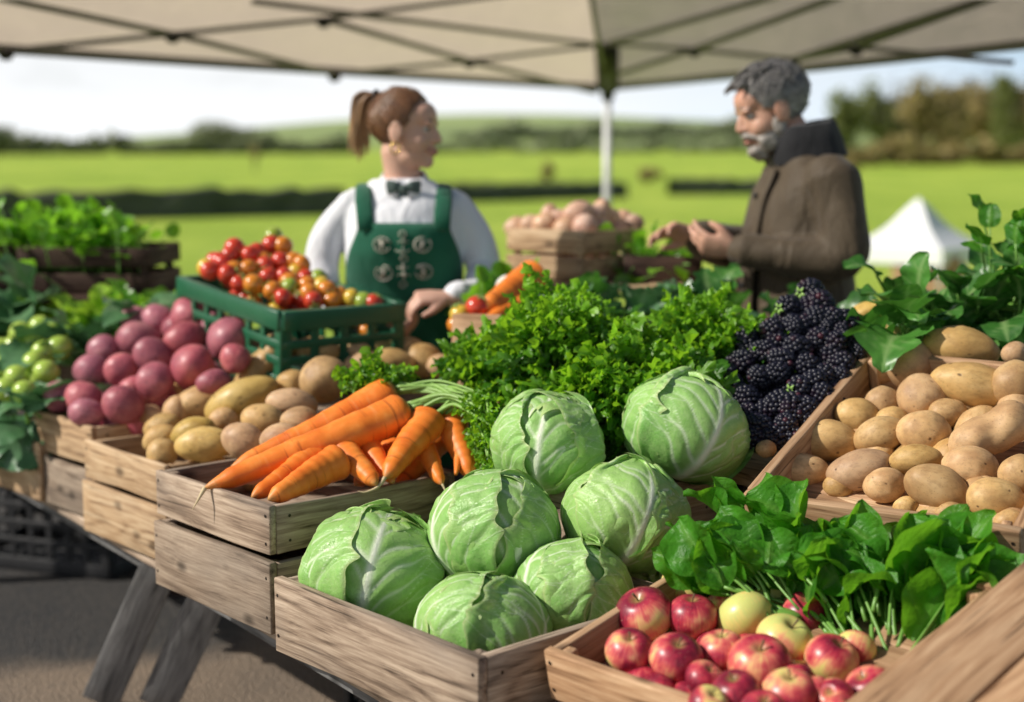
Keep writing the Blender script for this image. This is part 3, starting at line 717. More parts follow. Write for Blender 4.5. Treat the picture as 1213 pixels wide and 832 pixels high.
crate_near('cabbage',566,780,.64,-48,.575,.50,.136,'wood_grey','big weathered grey crate full of pale green cabbages',tb=.02)
# riser crates that carry the back cabbages
bA,bB=dirs(-48)
p=at(880,545,y=2.95); crate(fl_from_near([p[0],p[1]-.0],-48,.62),-48,.62,.34,.52,.20,'wood_dark','dark old crate behind the cabbages, carrying the blackberries',tb=.02)
crate(np.array([-.10,2.95]),-48,.40,.36,.505,.26,'wood_grey','dim grey crate under the curly parsley',tb=.02)
# apple crate, tipped toward the customer
pa=at(652,766,z=.64)
C['apple']=(pa[:2],-46,.56,.52,.64-.085,.085)
crate(pa[:2]+np.array([0,0]),-46,.50,.52,.64-.085,.085,'wood_warm','light wooden crate of red apples and spinach, tipped forward',tilt=math.radians(12),tb=.017)
crate(pa[:2]+np.array([.004,-.002]),-46,.50,.50,.505,.046,'wood_grey','shallow grey crate under the apple crate')
# right potato crate, tipped steeply
pr=at(888,577,z=.80); TILT=math.radians(19)
crate(pr[:2],-35,.50,.62,.80-.10,.10,'wood_warm','light wooden crate of tan potatoes, tipped up beside the blackberries',tilt=TILT,tb=.02)
px_=at(905,600,z=.5); crate(np.array([pr[0]+.02,pr[1]+.05]),-35,.46,.20,.505,.19,'wood_dark','dark crate under the front of the right potato crate')
# plain upturned crate in the right corner
aA,aB=dirs(-46); q=pa[:2]+(aA*.50)[:2]
uc=empty('wooden_crate',(q[0]+.012,q[1]-.008,.505),(math.radians(12),0,math.radians(-46))); tag(uc,'upturned light wooden crate right of the apples, boarded bottom up','crate')
for k in range(3):
    G=Geo(); board(G,.53,.125,.016,(.02+.065+.13*k,.27,.172),np.array([[0,0,1.],[1,0,0],[0,1,0]]),0,nailmat=1,nails=[(s*.24,dz,1) for s in(-1,1) for dz in (-.03,.03)]); G.build('base_panel',[M['wood_warm'],M['nail']],uc)
for y in (.01,.53):
    G=Geo(); board(G,.41,.16,.018,(.21,y,.082),None,0); G.build('side_panel',[M['wood_warm']],uc)
for x in (.014,.405):
    G=Geo(); board(G,.49,.15,.018,(x,.27,.078),None,1); G.build('end_panel',[M['wood_warm']],uc)

# plastic lattice crates
def lattice_crate(fl,phi,lx,ly,z0,h,mat,label,nx=6,rows=2,tilt=(0,0)):
    root=empty('plastic_crate',(fl[0],fl[1],z0),(tilt[0],tilt[1],math.radians(phi))); tag(root,label,'crate'); t=.012
    def wall(L,pos,axis,n):
        G=Geo()
        B=lambda Lx,H,T,x,z:board(G,Lx,H,T,tuple(np.array(pos)+(np.array([x,0,z]) if axis==0 else np.array([0,x,z]))),None,axis,r=.003,wob=0)
        B(L,.05,.024,0,h-.025); B(L,.05,t,0,.025)
        for r in range(1,rows): B(L,.022,t,0,.045+(h-.09)*r/rows)
        for i in range(n+1):
            x=-L/2+.012+(L-.024)*i/n; G2=np.array(pos)+(np.array([x,0,h*.5]) if axis==0 else np.array([0,x,h*.5])); board(G,h-.03,.022 if 0<i<n else .032,t*.9,tuple(G2),None if axis==0 else rotz(PI/2),2,r=.002,wob=0)
        G.build('side_panel',M[mat],root)
    wall(lx,(lx/2,0,0),0,nx); wall(lx,(lx/2,ly,0),0,nx); ny=max(3,int(nx*ly/lx)); wall(ly,(0,ly/2,0),1,ny); wall(ly,(lx,ly/2,0),1,ny)
    G=Geo()
    for i in range(8): board(G,lx,.006,ly/8-.006,(lx/2,ly*(i+.5)/8,.012),None,0,wob=0)
    G.build('base_panel',M[mat],root); return root
pt=at(330,364,y=3.55); TC=(fl_from_near(pt,-52,.58),-52)
lattice_crate(TC[0],-52,.58,.36,HZ+.075,.215,'green_plastic','green plastic lattice crate of cherry tomatoes in front of the woman',7,3,(0,math.radians(5)))
pb=at(130,690,z=0); lattice_crate(fl_from_near(pb,-20,.62),-20,.62,.36,.006,.40,'black','black plastic crate standing on the ground under the far end',8,5)
pb=at(330,800,y=3.3); lattice_crate(np.array([-.42,3.45]),-54,.5,.34,.006,.22,'black','black plastic crate of dim vegetables under the table',6,2)

# ------------------------------------------------------------------ heaps of produce
UPW=np.array([0,SP,CP]); RIGHT=np.array([1.,0,0]); FWD=np.array([0,CP,-SP])
def potato_mesh(name,mat,seed,knob=0.0,bend=0.0,nu=40,nv=28):
    V,Q,T=sph(nu,nv); P=V.copy(); r=np.random.default_rng(seed)
    rad=1+.055*nz(P,seed,2.2)+.022*nz(P,seed+5,5)+.006*nz(P,seed+9,14)
    for k in range(7):
        d=norm(r.normal(size=3)); a=np.clip(P@d,-1,1); rad-=.035*np.exp(-((np.arccos(a))/.13)**2)*(.4+r.random())
    sup=np.abs(P)**np.array([1.12,1,1])*np.sign(P)
    X=sup*rad[:,None]
    if knob: X[:,1]+=knob*.45*np.sin(X[:,0]*2.1); X*= (1-.25*knob*np.exp(-((X[:,0]+.1)/.28)**2))[:,None]**np.array([0,1,1])
    X[:,2]+=bend*X[:,0]**2; X[:,1]+=bend*.5*X[:,0]**2
    G=Geo(); G.add(X*.05,Q,T,grain=X*.05+r.uniform(-5,5,3)); return G.mesh(name,mat)
POT={k:[potato_mesh('potato',M[m],s+i*11,bend=.10*(i%3-1)) for i in range(6)]+[potato_mesh('potato',M[m],s+90,knob=1.0)] for k,m,s in (('tan','potato',100),('yellow','potato_yellow',300),('pink','potato_pink',500),('onion','onion',700))}
HEAPS={}
def orient(o,ang,sx,sy,sz,p,yaw=0.0,spin=0.0):
    a=math.radians(ang); x=RIGHT*math.cos(a)-UPW*math.sin(a); y=RIGHT*math.sin(a)+UPW*math.cos(a); z=np.cross(x,y)
    Rm=np.array([x,y,z]).T; Rm=Rm@roty(yaw)
    # spin about the long axis keeps the outline but shows another side of the skin
    mw=Matrix(np.vstack([np.hstack([Rm@np.diag([sx,sy,sz]),np.reshape(p,(3,1))]),[0,0,0,1]]).tolist())
    o.matrix_world=mw
def put(heap,meshes,px,py,rx,ry,ang,pl,name,base=.05,k=None,yaw=None,dz=0.0):
    p=on_plane(px,py,pl)+FWD*dz; d=depth_of(p); s=d/FPX/base
    me=meshes[k] if k is not None else meshes[R.randrange(min(6,len(meshes)))]
    o=bpy.data.objects.new(name,me); COL.objects.link(o)
    flip=R.choice((1,-1)); m=min(rx,ry)
    orient(o,ang+(180 if R.random()<.5 else 0),rx*s*1.08,ry*s*1.08,(m*.65+max(rx,ry)*.3)*s,p,R.uniform(-.25,.25) if yaw is None else yaw)
    HEAPS.setdefault(heap,[]).append((o,px,py,max(rx,ry))); return o
ORD=['first','second','third','fourth','fifth','sixth','seventh','eighth','ninth','tenth','eleventh','twelfth','thirteenth','fourteenth','fifteenth']
ROWN={1:['only'],2:['top','bottom'],3:['top','middle','bottom'],4:['top','second','third','bottom'],5:['top','second','third','fourth','bottom'],6:['top','second','third','fourth','fifth','bottom'],7:['top','second','third','fourth','fifth','sixth','bottom'],8:['top','second','third','fourth','fifth','sixth','seventh','bottom'],9:['top','second','third','fourth','fifth','sixth','seventh','eighth','bottom']}
def label_heap(heap,noun,where,cat,group,rows,special={}):
    it=sorted(HEAPS[heap],key=lambda t:t[2]); n=len(it); k=0
    for r in range(rows):
        row=sorted(it[k:k+(n-k+rows-r-1)//(rows-r)],key=lambda t:t[1]); k+=len(row)
        for i,(o,px,py,_) in enumerate(row):
            pos='leftmost' if i==0 else 'rightmost' if i==len(row)-1 else ORD[i]+' from left'
            tag(o,f"{o.get('adj',noun)}, {pos} in {ROWN[rows][r]} row of {where}",cat,group)
            if 'adj' in o: del o['adj']
def fillers(heap,meshes,pl,pts,n,r,name,label,cat,group,depth=1.5,lo=None):
    """those that lie beneath the top layer"""
    hull=np.array(pts,float); c=hull.mean(0)
    for i in range(n):
        a,b,cc=RNG.dirichlet([1,1,1]); tri=hull[RNG.choice(len(hull),3,replace=False)]
        q=tri.T@np.array([a,b,cc]); q=c+(q-c)*.95
        p=on_plane(q[0],q[1],pl); p=p-pl[1]*r*depth*(1+.35*RNG.random())
        if lo is not None and p[2]<lo+r*.8: p[2]=lo+r*.8
        o=bpy.data.objects.new(name,meshes[int(RNG.integers(min(6,len(meshes))))]); COL.objects.link(o)
        s=r/.05; o.location=p; o.rotation_euler=RNG.uniform(0,6.28,3); o.scale=(s*1.15,s*.9,s*.9); tag(o,label,cat,group)

# pink potatoes
PL=plane3((70,472,3.72),(146,488,3.50),(228,378,3.95))
pk=[(227,375,24,22),(272,402,26,24),(279,425,17,17),(188,380,20,19),(160,380,17,16),(162,402,24,20),(220,402,24,20),(123,416,18,19),(180,422,22,21),(228,434,25,24),(144,438,19,20),(108,438,20,18),(184,452,21,22),(252,452,19,14),(158,460,18,13),(71,470,18,18),(99,472,22,20),(146,480,24,22),(101,489,20,16),(250,388,16,20),(205,388,18,16)]
for i,(x,y,a,b) in enumerate(pk): put('pink',POT['pink'],x,y,a,b,R.uniform(-30,30) if a>b*1.1 else R.uniform(0,90),PL,'potato',dz=.05 if i>=19 else 0)
label_heap('pink','round pink potato','the pink heap','potato','pink potatoes in the left crate',5)
fillers('pink',POT['pink'],PL,[(75,480),(150,490),(250,450),(270,410),(200,385),(120,420)],16,.044,'potato','pink potato half buried beneath the top layer of the pink heap','potato','buried pink potatoes',lo=.66)
# tan potatoes in the left crate
PL=plane3((193,537,3.22),(290,526,3.08),(375,420,3.62))
tn=[(313,408,22,13,10,'tan'),(375,416,26,17,5,'tan'),(286,474,47,21,-25,'yellow'),(384,449,28,27,60,'tan'),(346,478,28,16,8,'tan'),(313,499,26,19,15,'tan'),(240,475,31,19,-12,'tan'),(209,488,15,17,0,'tan'),(207,470,24,15,-8,'tan'),(229,512,26,16,-18,'yellow'),(240,526,34,20,-8,'yellow'),(288,522,25,20,20,'tan'),(191,506,22,15,-20,'tan'),(190,520,21,15,-28,'tan'),(193,537,17,18,0,'tan'),(178,492,15,11,0,'tan'),(262,498,16,13,0,'tan'),(345,455,20,15,0,'tan'),(330,522,24,18,0,'tan'),(355,502,24,18,10,'tan')]
for (x,y,a,b,g,m) in tn: 
    o=put('tan',POT[m],x,y,a,b,g,PL,'potato',dz=.03 if (x,y) in((345,455),(330,522),(355,502),(262,498)) else -.02 if a>40 else 0)
o=put('tan',POT['yellow'],312,437,46,24,-28,PL,'potato',k=6,dz=-.02); 
label_heap('tan','smooth tan potato','the left tan heap','potato','tan potatoes in the left crate',5)
for o,x,y,_ in HEAPS['tan']:
    if (x,y)==(312,437): o['label']='knobbly bent yellow potato on top of the left tan heap'
    if (x,y)==(286,474): o['label']='long smooth yellow potato lying slantwise on the left tan heap'
fillers('tan',POT['tan'],PL,[(195,540),(290,530),(350,510),(380,440),(310,430),(200,490)],18,.042,'potato','tan potato half buried beneath the top layer of the left heap','potato','buried tan potatoes',lo=.655)
# more tan potatoes on the shelf behind
PL=plane3((400,440,3.50),(520,440,3.62),(455,408,3.8))
for (x,y,a,b,g) in [(418,416,20,13,0),(461,429,28,16,5),(454,409,21,11,0),(501,427,23,19,20),(482,412,18,12,0),(430,432,22,14,-5),(520,434,16,14,0)]: put('shelf',POT['tan'],x,y,a,b,g,PL,'potato')
label_heap('shelf','blurred tan potato','the small heap below the tomatoes','potato','tan potatoes on the shelf',2)
# right crate
PL=plane3((947,557,2.74),(1179,600,2.44),(1136,410,3.02))
rt=[(1136,414,43,25,8),(1153,457,48,25,14),(1080,434,31,27,70),(1045,477,20,18,0),(1093,471,30,27,60),(1016,494,26,21,15),(1043,516,30,21,-18),(1095,513,31,26,10),(1172,513,46,31,5),(1203,455,28,26,0),(1203,419,16,13,0),(980,523,35,23,6),(947,556,33,20,6),(1018,557,37,23,-15),(1084,545,29,17,-8),(1049,575,25,19,-5),(1110,580,38,27,28),(1151,554,33,23,12),(1179,592,31,26,8),(1207,562,22,22,0),(1000,578,18,14,0),(925,566,15,12,0),(1135,612,18,13,0),(1082,604,16,12,0),(1206,622,18,14,0),(1057,440,14,24,80),(1064,500,20,16,0),(1130,490,22,17,0)]
for i,(x,y,a,b,g) in enumerate(rt): put('right',POT['tan'],x,y,a,b,g,PL,'potato',dz=.04 if i>=20 else 0,k=6 if i==8 else None)
label_heap('right','speckled tan potato','the right potato crate','potato','tan potatoes in the right crate',5)
for o,x,y,_ in HEAPS['right']:
    if (x,y)==(1136,414): o['label']='large oval tan potato on the very top of the right crate heap'
    if (x,y)==(1153,457): o['label']='long tan potato lying just under the topmost of the right crate'
    if (x,y)==(1172,513): o['label']='big knobbly tan potato at the right edge of the right crate'
fillers('right',POT['tan'],PL,[(930,562),(1200,612),(1210,440),(1130,420),(1010,500),(1090,580)],30,.044,'potato','tan potato half buried beneath the top layer of the right crate','potato','buried potatoes of the right crate',.85,lo=.70)

# apples
def apple_mesh(seed):
    nu,nv=40,30; V,Q,T=sph(nu,nv); r=np.random.default_rng(seed); th=np.arccos(np.clip(V[:,2],-1,1)); ph=np.arctan2(V[:,1],V[:,0])
    rad=1.0+.06*np.sin(th)**2-.30*np.exp(-(th/.30)**2)-.16*np.exp(-((PI-th)/.33)**2)+.02*np.cos(5*ph)*((1-V[:,2])/2)**3+.025*nz(V,seed,2)
    X=V*rad[:,None]; X[:,0]*=1+.05*(1+V[:,2])*.5; X[:,1]*=1+.05*(1+V[:,2])*.5; X[:,2]*=.93
    D=np.zeros((len(V),4)); D[:,0]=np.exp(-(th/.26)**2)+.25*np.exp(-((PI-th)/.2)**2)
    G=Geo(); G.add(X*.04,Q,T,data=D); me=G.mesh('apple',M['apple'])
    G=Geo(); tube(G,[[0,0,.022],[.001,0,.033],[.004,.001,.043]],[.0012,.0012,.0019],6); return me,G.mesh('stem',M['stem'])
AP=[apple_mesh(s) for s in (1,2,3,4)]
PL=plane3((763,735,2.26),(1030,812,2.02),(907,708,2.36))
ap=[(763,728,31,.0),(815,695,29,.45),(820,731,27,.15),(746,771,26,-.45),(801,780,29,-.2),(855,772,26,-.25),(857,721,17,.2),(882,732,31,1.1),(907,710,26,.95),(954,728,27,-.6),(929,760,31,.55),(900,787,34,.15),(985,781,29,.1),(1013,769,22,.35),(1030,817,27,-.1),(838,810,21,-.4),(871,822,27,-.05),(935,824,31,-.2),(987,828,22,-.4),(949,808,18,-.3),(965,822,20,-.1),(905,845,26,0),(1000,850,26,0),(840,835,22,.1)]
for i,(x,y,r_,ye) in enumerate(ap):
    p=on_plane(x,y,PL)+FWD*(.03 if i in (6,15,19) else 0); s=1.07*r_*depth_of(p)/FPX/.041; me,sm=AP[i%4]
    o=bpy.data.objects.new('apple',me); COL.objects.link(o); o.location=p; o.scale=(s,s,s); o.color=(ye,0,0,1)
    if i in (10,4,1,11): o.rotation_euler=(R.uniform(.35,.6),R.uniform(-.3,.3),R.uniform(0,6.28)); o.rotation_euler=(.45,R.uniform(-.25,.25),R.uniform(0,.6))
    else: o.rotation_euler=(R.uniform(-.35,.95),R.uniform(-.75,.75),R.uniform(0,6.28))
    c=bpy.data.objects.new('stem',sm); COL.objects.link(c); c.parent=o
    o['adj']='yellow apple' if ye>.9 else 'red and yellow apple' if ye>.3 else 'dark red apple' if ye<-.3 else 'red apple'
    HEAPS.setdefault('apple',[]).append((o,x,y,r_))
label_heap('apple','red apple','the apple heap','apple','apples in the front crate',5)
for o,x,y,_ in HEAPS['apple']:
    if (x,y)==(900,787): o['label']='biggest red apple, in the middle of the front of the heap'
    if (x,y)==(882,732): o['label']='yellow apple, the paler and larger of the two yellow ones'
fl_=[(750,780),(840,810),(1030,815),(1010,760),(910,715),(780,730)]
for i in range(30):
    tri=np.array(fl_,float)[RNG.choice(6,3,replace=False)]; q=tri.T@RNG.dirichlet([1,1,1]); p=on_plane(q[0],q[1],PL)-PL[1]*(.036+.02*RNG.random())
    o=bpy.data.objects.new('apple',AP[i%4][0]); COL.objects.link(o); o.location=p; o.scale=(.85,)*3; o.color=(-.5+.5*RNG.random(),0,0,1); o.rotation_euler=RNG.uniform(0,6.28,3)
    tag(o,'red apple half buried beneath the top layer of the apple heap','apple','buried apples')

# blackberries
def berry_mesh(seed):
    r=np.random.default_rng(seed); G=Geo(); n=72
    for i in range(n):
        zz=1-2*(i+.5)/n; a=i*2.39996+r.normal()*.08; q=math.sqrt(1-zz*zz); d=np.array([q*math.cos(a),q*math.sin(a),zz])
        tap=1-.16*zz; c=d*np.array([.0118*tap,.0118*tap,.0150]); s=.0036*(.9+.22*r.random())
        add_ell(G,c,(s,s,s),None,10,7,0,[r.random(),0,0,0])
    add_ell(G,(0,0,0),(.0112,.0112,.014),None,12,8); return G.mesh('blackberry',M['berry'])
BB=[berry_mesh(s) for s in (1,2,3,4)]
G=Geo()
for k in range(5): a=k*1.257; tube(G,[[0,0,-.0155],[.004*math.cos(a),.004*math.sin(a),-.0185],[.008*math.cos(a),.008*math.sin(a),-.017]],[.001,.0024,.0006],5,flat=[.0006]*3)
SEP=G.mesh('sepal',M['parsley_stem'])
zb=[(325,150),(265,193),(355,183),(430,233),(340,222),(275,247),(385,225),(215,262),(450,290),(150,287),(355,285),(290,305),(395,300),(195,315),(135,345),(245,340),(320,355),(420,350),(465,325),(105,410),(185,385),(230,375),(360,380),(300,415),(150,440),(235,455),(355,438),(255,515),(185,520),(150,490),(310,470),(270,465),(100,375),(335,400),(415,390),(300,250),(320,200),(410,270),(240,290),(440,350),(385,330),(205,480),(320,500),(285,495),(120,455),(230,550),(175,555),(280,550),(130,520),(450,310),(370,250)]
PL=plane3((915,505,2.84),(868,455,2.96),(960,345,3.18)); PL=(PL[0],PL[1])
for i,(zx,zy) in enumerate(zb):
    x,y=820+zx/2.31,280+zy/2.31; cxl=945+(y-340)*-.2; k=.10*((x-cxl)/85)**2
    p=on_plane(x,y,PL)+FWD*(k*.6+(.018 if i>34 else 0)); r_=15.2*depth_of(p)/FPX; s=r_/.0152
    o=bpy.data.objects.new('blackberry',BB[i%4]); COL.objects.link(o); o.location=p; o.scale=(s*R.uniform(.95,1.1),)*3; o.rotation_euler=(R.uniform(.6,2.4),R.uniform(-.5,.5),R.uniform(0,6.28))
    if i in (0,1,23): c=bpy.data.objects.new('sepal',SEP); COL.objects.link(c); c.parent=o; o.rotation_euler=(1.5,.3,2.2)
    HEAPS.setdefault('berry',[]).append((o,x,y,14))
label_heap('berry','plump blackberry','the blackberry heap','blackberry','blackberries in the heap',8)
for i in range(70):
    q=np.array([[905,520],[862,470],[955,350],[1030,420],[1000,480]])[RNG.choice(5,3,replace=False)].T@RNG.dirichlet([1,1,1])
    p=on_plane(q[0],q[1],PL)+FWD*(.045+.035*RNG.random()); o=bpy.data.objects.new('blackberry',BB[i%4]); COL.objects.link(o); o.location=p; o.scale=(1.5,)*3; o.rotation_euler=RNG.uniform(0,6.28,3)
    tag(o,'blackberry half buried beneath the top layer of the blackberry heap','blackberry','buried blackberries')

# cherry tomatoes in the green crate
def tomato_mesh(mat):
    V,Q,T=sph(24,16); th=np.arccos(np.clip(V[:,2],-1,1)); rad=1-.12*np.exp(-(th/.3)**2); G=Geo(); X=V*rad[:,None]*[1,1,.9]*.02
    G.add(X,Q,T); 
    for k in range(5): a=k*1.257; tube(G,[[0,0,.0165],[.006*math.cos(a),.006*math.sin(a),.0195],[.012*math.cos(a),.012*math.sin(a),.0165]],[.001,.002,.0006],4,mat=1,flat=[.0008]*3)
    return G.mesh('tomato',[M[mat],M['parsley_stem']])
TM_={k:tomato_mesh('tom_'+k) for k in ('red','orange','yellow','green')}
PL=plane3((262,322,3.86),(400,350,3.79),(315,292,4.0))
tz=[(770,265,36,'red'),(720,305,24,'red'),(755,285,26,'red'),(690,335,26,'red'),(735,310,28,'red'),(820,285,28,'red'),(845,275,26,'red'),(890,250,26,'red'),(930,255,24,'orange'),(900,225,20,'green'),(920,305,28,'red'),(870,320,30,'red'),(815,330,30,'orange'),(770,335,24,'orange'),(745,345,24,'red'),(965,305,26,'orange'),(990,315,24,'orange'),(935,355,26,'red'),(950,370,24,'orange'),(880,355,28,'red'),(835,380,34,'orange'),(895,400,28,'orange'),(930,425,22,'red'),(950,390,18,'green'),(1010,385,26,'orange'),(1015,410,24,'orange'),(1055,385,26,'yellow'),(1075,400,24,'orange'),(1030,435,22,'red'),(780,375,20,'red'),(970,340,22,'yellow'),(1085,430,20,'orange'),(700,300,20,'red'),(860,300,24,'orange'),(1040,360,18,'green'),(1000,360,22,'red'),(670,325,18,'yellow'),(1110,415,22,'orange'),(1150,425,22,'yellow'),(1190,435,20,'green'),(1225,440,22,'red'),(800,300,26,'red'),(985,425,22,'red')]
for i,(zx,zy,zr,c) in enumerate(tz):
    x,y=zx/2.7725,200+zy/2.7725; rr=max(12,zr/2.7725*1.1)
    p=on_plane(x,y,PL)+FWD*(.03 if i>28 else 0); s=rr*depth_of(p)/FPX/.02; o=bpy.data.objects.new('tomato',TM_[c]); COL.objects.link(o); o.location=p; o.scale=(s,)*3; o.rotation_euler=RNG.uniform(0,6.28,3); o['adj']=c+' cherry tomato'
    HEAPS.setdefault('tomato',[]).append((o,x,y,rr))
label_heap('tomato','cherry tomato','the tomato crate','tomato','cherry tomatoes in the green crate',5)
for i in range(34):
    q=np.array([[250,325],[330,355],[440,365],[370,310],[300,295]])[RNG.choice(5,3,replace=False)].T@RNG.dirichlet([1,1,1])
    p=on_plane(q[0],q[1],PL)-PL[1]*(.045+.03*RNG.random()); o=bpy.data.objects.new('tomato',TM_[('red','orange','red','yellow')[i%4]]); COL.objects.link(o); o.location=p; o.scale=(1.3,)*3; o.rotation_euler=RNG.uniform(0,6.28,3)
    tag(o,'cherry tomato half buried beneath the top layer of the green crate','tomato','buried cherry tomatoes')
# ------------------------------------------------------------------ cabbages
def smooth01(x): x=np.clip(x,0,1); return x*x*(3-2*x)
def cabbage_mesh(seed):
    r=np.random.default_rng(seed); G=Geo(); add_ell(G,(0,0,0),(.945,.945,.92),None,28,20,0,[.3,0,0,0])
    az=r.random()*6.28; nl=7; ns,nt=96,84
    for k in range(nl):
        lay=k/(nl-1); a=az+k*2.39996+r.normal()*.15; th0=math.radians(168); th1=math.radians(-38+ (1-lay)*-8 + lay*52+r.normal()*8); W=math.radians(70+8*r.random()-lay*4)
        s=np.linspace(0,1,ns)[:,None]*np.ones((1,nt)); t=np.ones((ns,1))*np.linspace(-1,1,nt)[None]
        wav=.05*np.sin(s*9+r.random()*6)+.035*np.sin(s*21+r.random()*6)
        wd=(np.sin(PI*np.clip(s*.80+.13,0,1))**.55)*(1-.55*smooth01((s-.80)/.2))
        edge=1+wav*np.abs(t)**2
        th=th0+(th1-th0)*s+(.10*np.sin(t*7+r.random()*6)+.07*np.sin(t*15+r.random()*6))*s**3
        phi=t*W*wd*edge
        bend=.12*r.normal()
        d1=np.stack([np.cos(a)*np.sin(th),np.sin(a)*np.sin(th),np.cos(th)],-1); side=np.array([-math.sin(a),math.cos(a),0])
        P=np.cos(phi)[...,None]*d1+np.sin(phi)[...,None]*side
        P=P.reshape(-1,3); S=s.ravel(); Tt=t.ravel(); X=Tt*W*wd.ravel()/1.3  # lateral length units
        # veins
        mid=np.exp(-(X/(.050*(1.1-S)**1.3+.012))**2); rid=mid.copy(); vein=np.clip(mid*1.1,0,1); lat=np.zeros_like(S); dm=np.abs(X)*.9
        for sg in (-1,1):
            for j in range(6):
                s0=-.02+.14*j+.06*r.random(); lst=.5+.5*r.random(); xx=np.abs(X); on=(np.sign(X)==sg)
                cv=s0+(.30+.25*r.random())*xx**.82+.10*xx*xx*r.random()+.012*np.sin(xx*16+r.random()*6); dd=np.abs(S-cv)*1.6; dm=np.where(on,np.minimum(dm,dd),dm); wv=.021*(1-.65*np.clip(xx/.95,0,1))+.003
                vv=np.exp(-(dd/wv)**2)*on*lst*smooth01(xx/.02)*(1-.85*smooth01((xx-.30)/.5)); lat=np.maximum(lat,vv)
                b0=.30+.3*r.random(); cv2=cv+ (.55*(xx-b0))*(xx>b0)+ (xx<=b0)*9; v2=np.exp(-(np.abs(S-cv2)*1.6/.008)**2)*on*.55; lat=np.maximum(lat,v2)
                cv3=cv-(.35*(xx-b0-.1))*(xx>b0+.1)+(xx<=b0+.1)*9; v3=np.exp(-(np.abs(S-cv3)*1.6/.007)**2)*on*.45; lat=np.maximum(lat,v3)
        vein=np.maximum(vein,lat*.85)
        ed=np.clip((np.abs(Tt)-.93)/.07,0,1); ed=np.maximum(ed,np.clip((S-.955)/.045,0,1))
        blis=nz(P,seed*31+k,7)*.016+nz(P,seed*37+k,16)*.010+nz(P,seed*41+k,3)*.018+nz(P,seed,1.7)*.035
        flare=smooth01((np.abs(Tt)-.72)/.28)*(.030+.06*r.random())+smooth01((S-.86)/.14)*(.03+.06*r.random())
        rad=.955+.013*(nl*.6*(1-0)-0)*0+.080*lay+blis+.030*mid*(1.2-S)+.010*lat+.022*smooth01(dm/.085)*(1-.5*ed)+flare*(1+1.3*lay)*(.5+.5*nz(P,seed+k+77,4))
        P=P*rad[:,None]; P[:,2]*=.95
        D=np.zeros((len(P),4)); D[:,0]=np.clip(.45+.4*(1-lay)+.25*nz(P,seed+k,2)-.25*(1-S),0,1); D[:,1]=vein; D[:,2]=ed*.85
        idx=np.arange(ns*nt).reshape(ns,nt); Q=np.stack([idx[:-1,:-1],idx[1:,:-1],idx[1:,1:],idx[:-1,1:]],-1).reshape(-1,4)
        G.add(P*.1*10,Q,None,0,D,P+r.uniform(-4,4,3))
    G.V=[v*.1 for v in G.V]; return G.mesh('cabbage',M['cabbage'])
CM=[cabbage_mesh(s) for s in (11,22,33,44)]
cb=[(447,684,81,2.58,0,'big pale green cabbage at the left end of the cabbage crate',(-.5,.25,.4)),
    (583,632,77,2.60,1,'pale cabbage in the middle of the heap, behind the front one',(-.45,.15,2.0)),
    (571,748,75,2.385,2,'lowest pale cabbage, against the front corner of the crate',(-.55,.2,1.2)),
    (679,704,68,2.48,3,'pale cabbage at the right rim of the crate beside the apples',(-.5,.1,3.6)),
    (738,613,71,2.62,0,'pale cabbage with a glossy folded leaf, left of the spinach',(-.4,.3,4.6)),
    (650,528,65,2.80,1,'upright cabbage standing in front of the curly parsley',(-.25,.15,5.2)),
    (810,507,70,2.82,2,'topmost cabbage, tilted beside the blackberries',(-.35,.35,2.9))]
for (x,y,r_,yy,k,lb,ro) in cb:
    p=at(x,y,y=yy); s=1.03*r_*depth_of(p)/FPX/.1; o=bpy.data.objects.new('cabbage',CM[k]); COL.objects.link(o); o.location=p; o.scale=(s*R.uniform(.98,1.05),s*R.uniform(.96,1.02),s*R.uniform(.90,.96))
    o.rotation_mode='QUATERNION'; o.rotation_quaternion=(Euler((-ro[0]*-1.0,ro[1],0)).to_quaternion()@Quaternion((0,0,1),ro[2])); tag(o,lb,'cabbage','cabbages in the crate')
# loose leaf lying between two cabbages is drawn by the crate's dark inside; hidden cabbages underneath
for (x,y,yy,s) in [(520,700,2.62,.9),(640,640,2.72,.95),(760,650,2.68,.9),(720,560,2.86,1.0),(600,560,2.85,.95)]:
    p=at(x,y,y=yy+.05); o=bpy.data.objects.new('cabbage',CM[3]); COL.objects.link(o); o.location=p-np.array([0,0,.07]); o.scale=(s,)*3; o.rotation_euler=(.5,.3,x)
    tag(o,'cabbage half buried beneath the top layer of the cabbage heap','cabbage','buried cabbages')

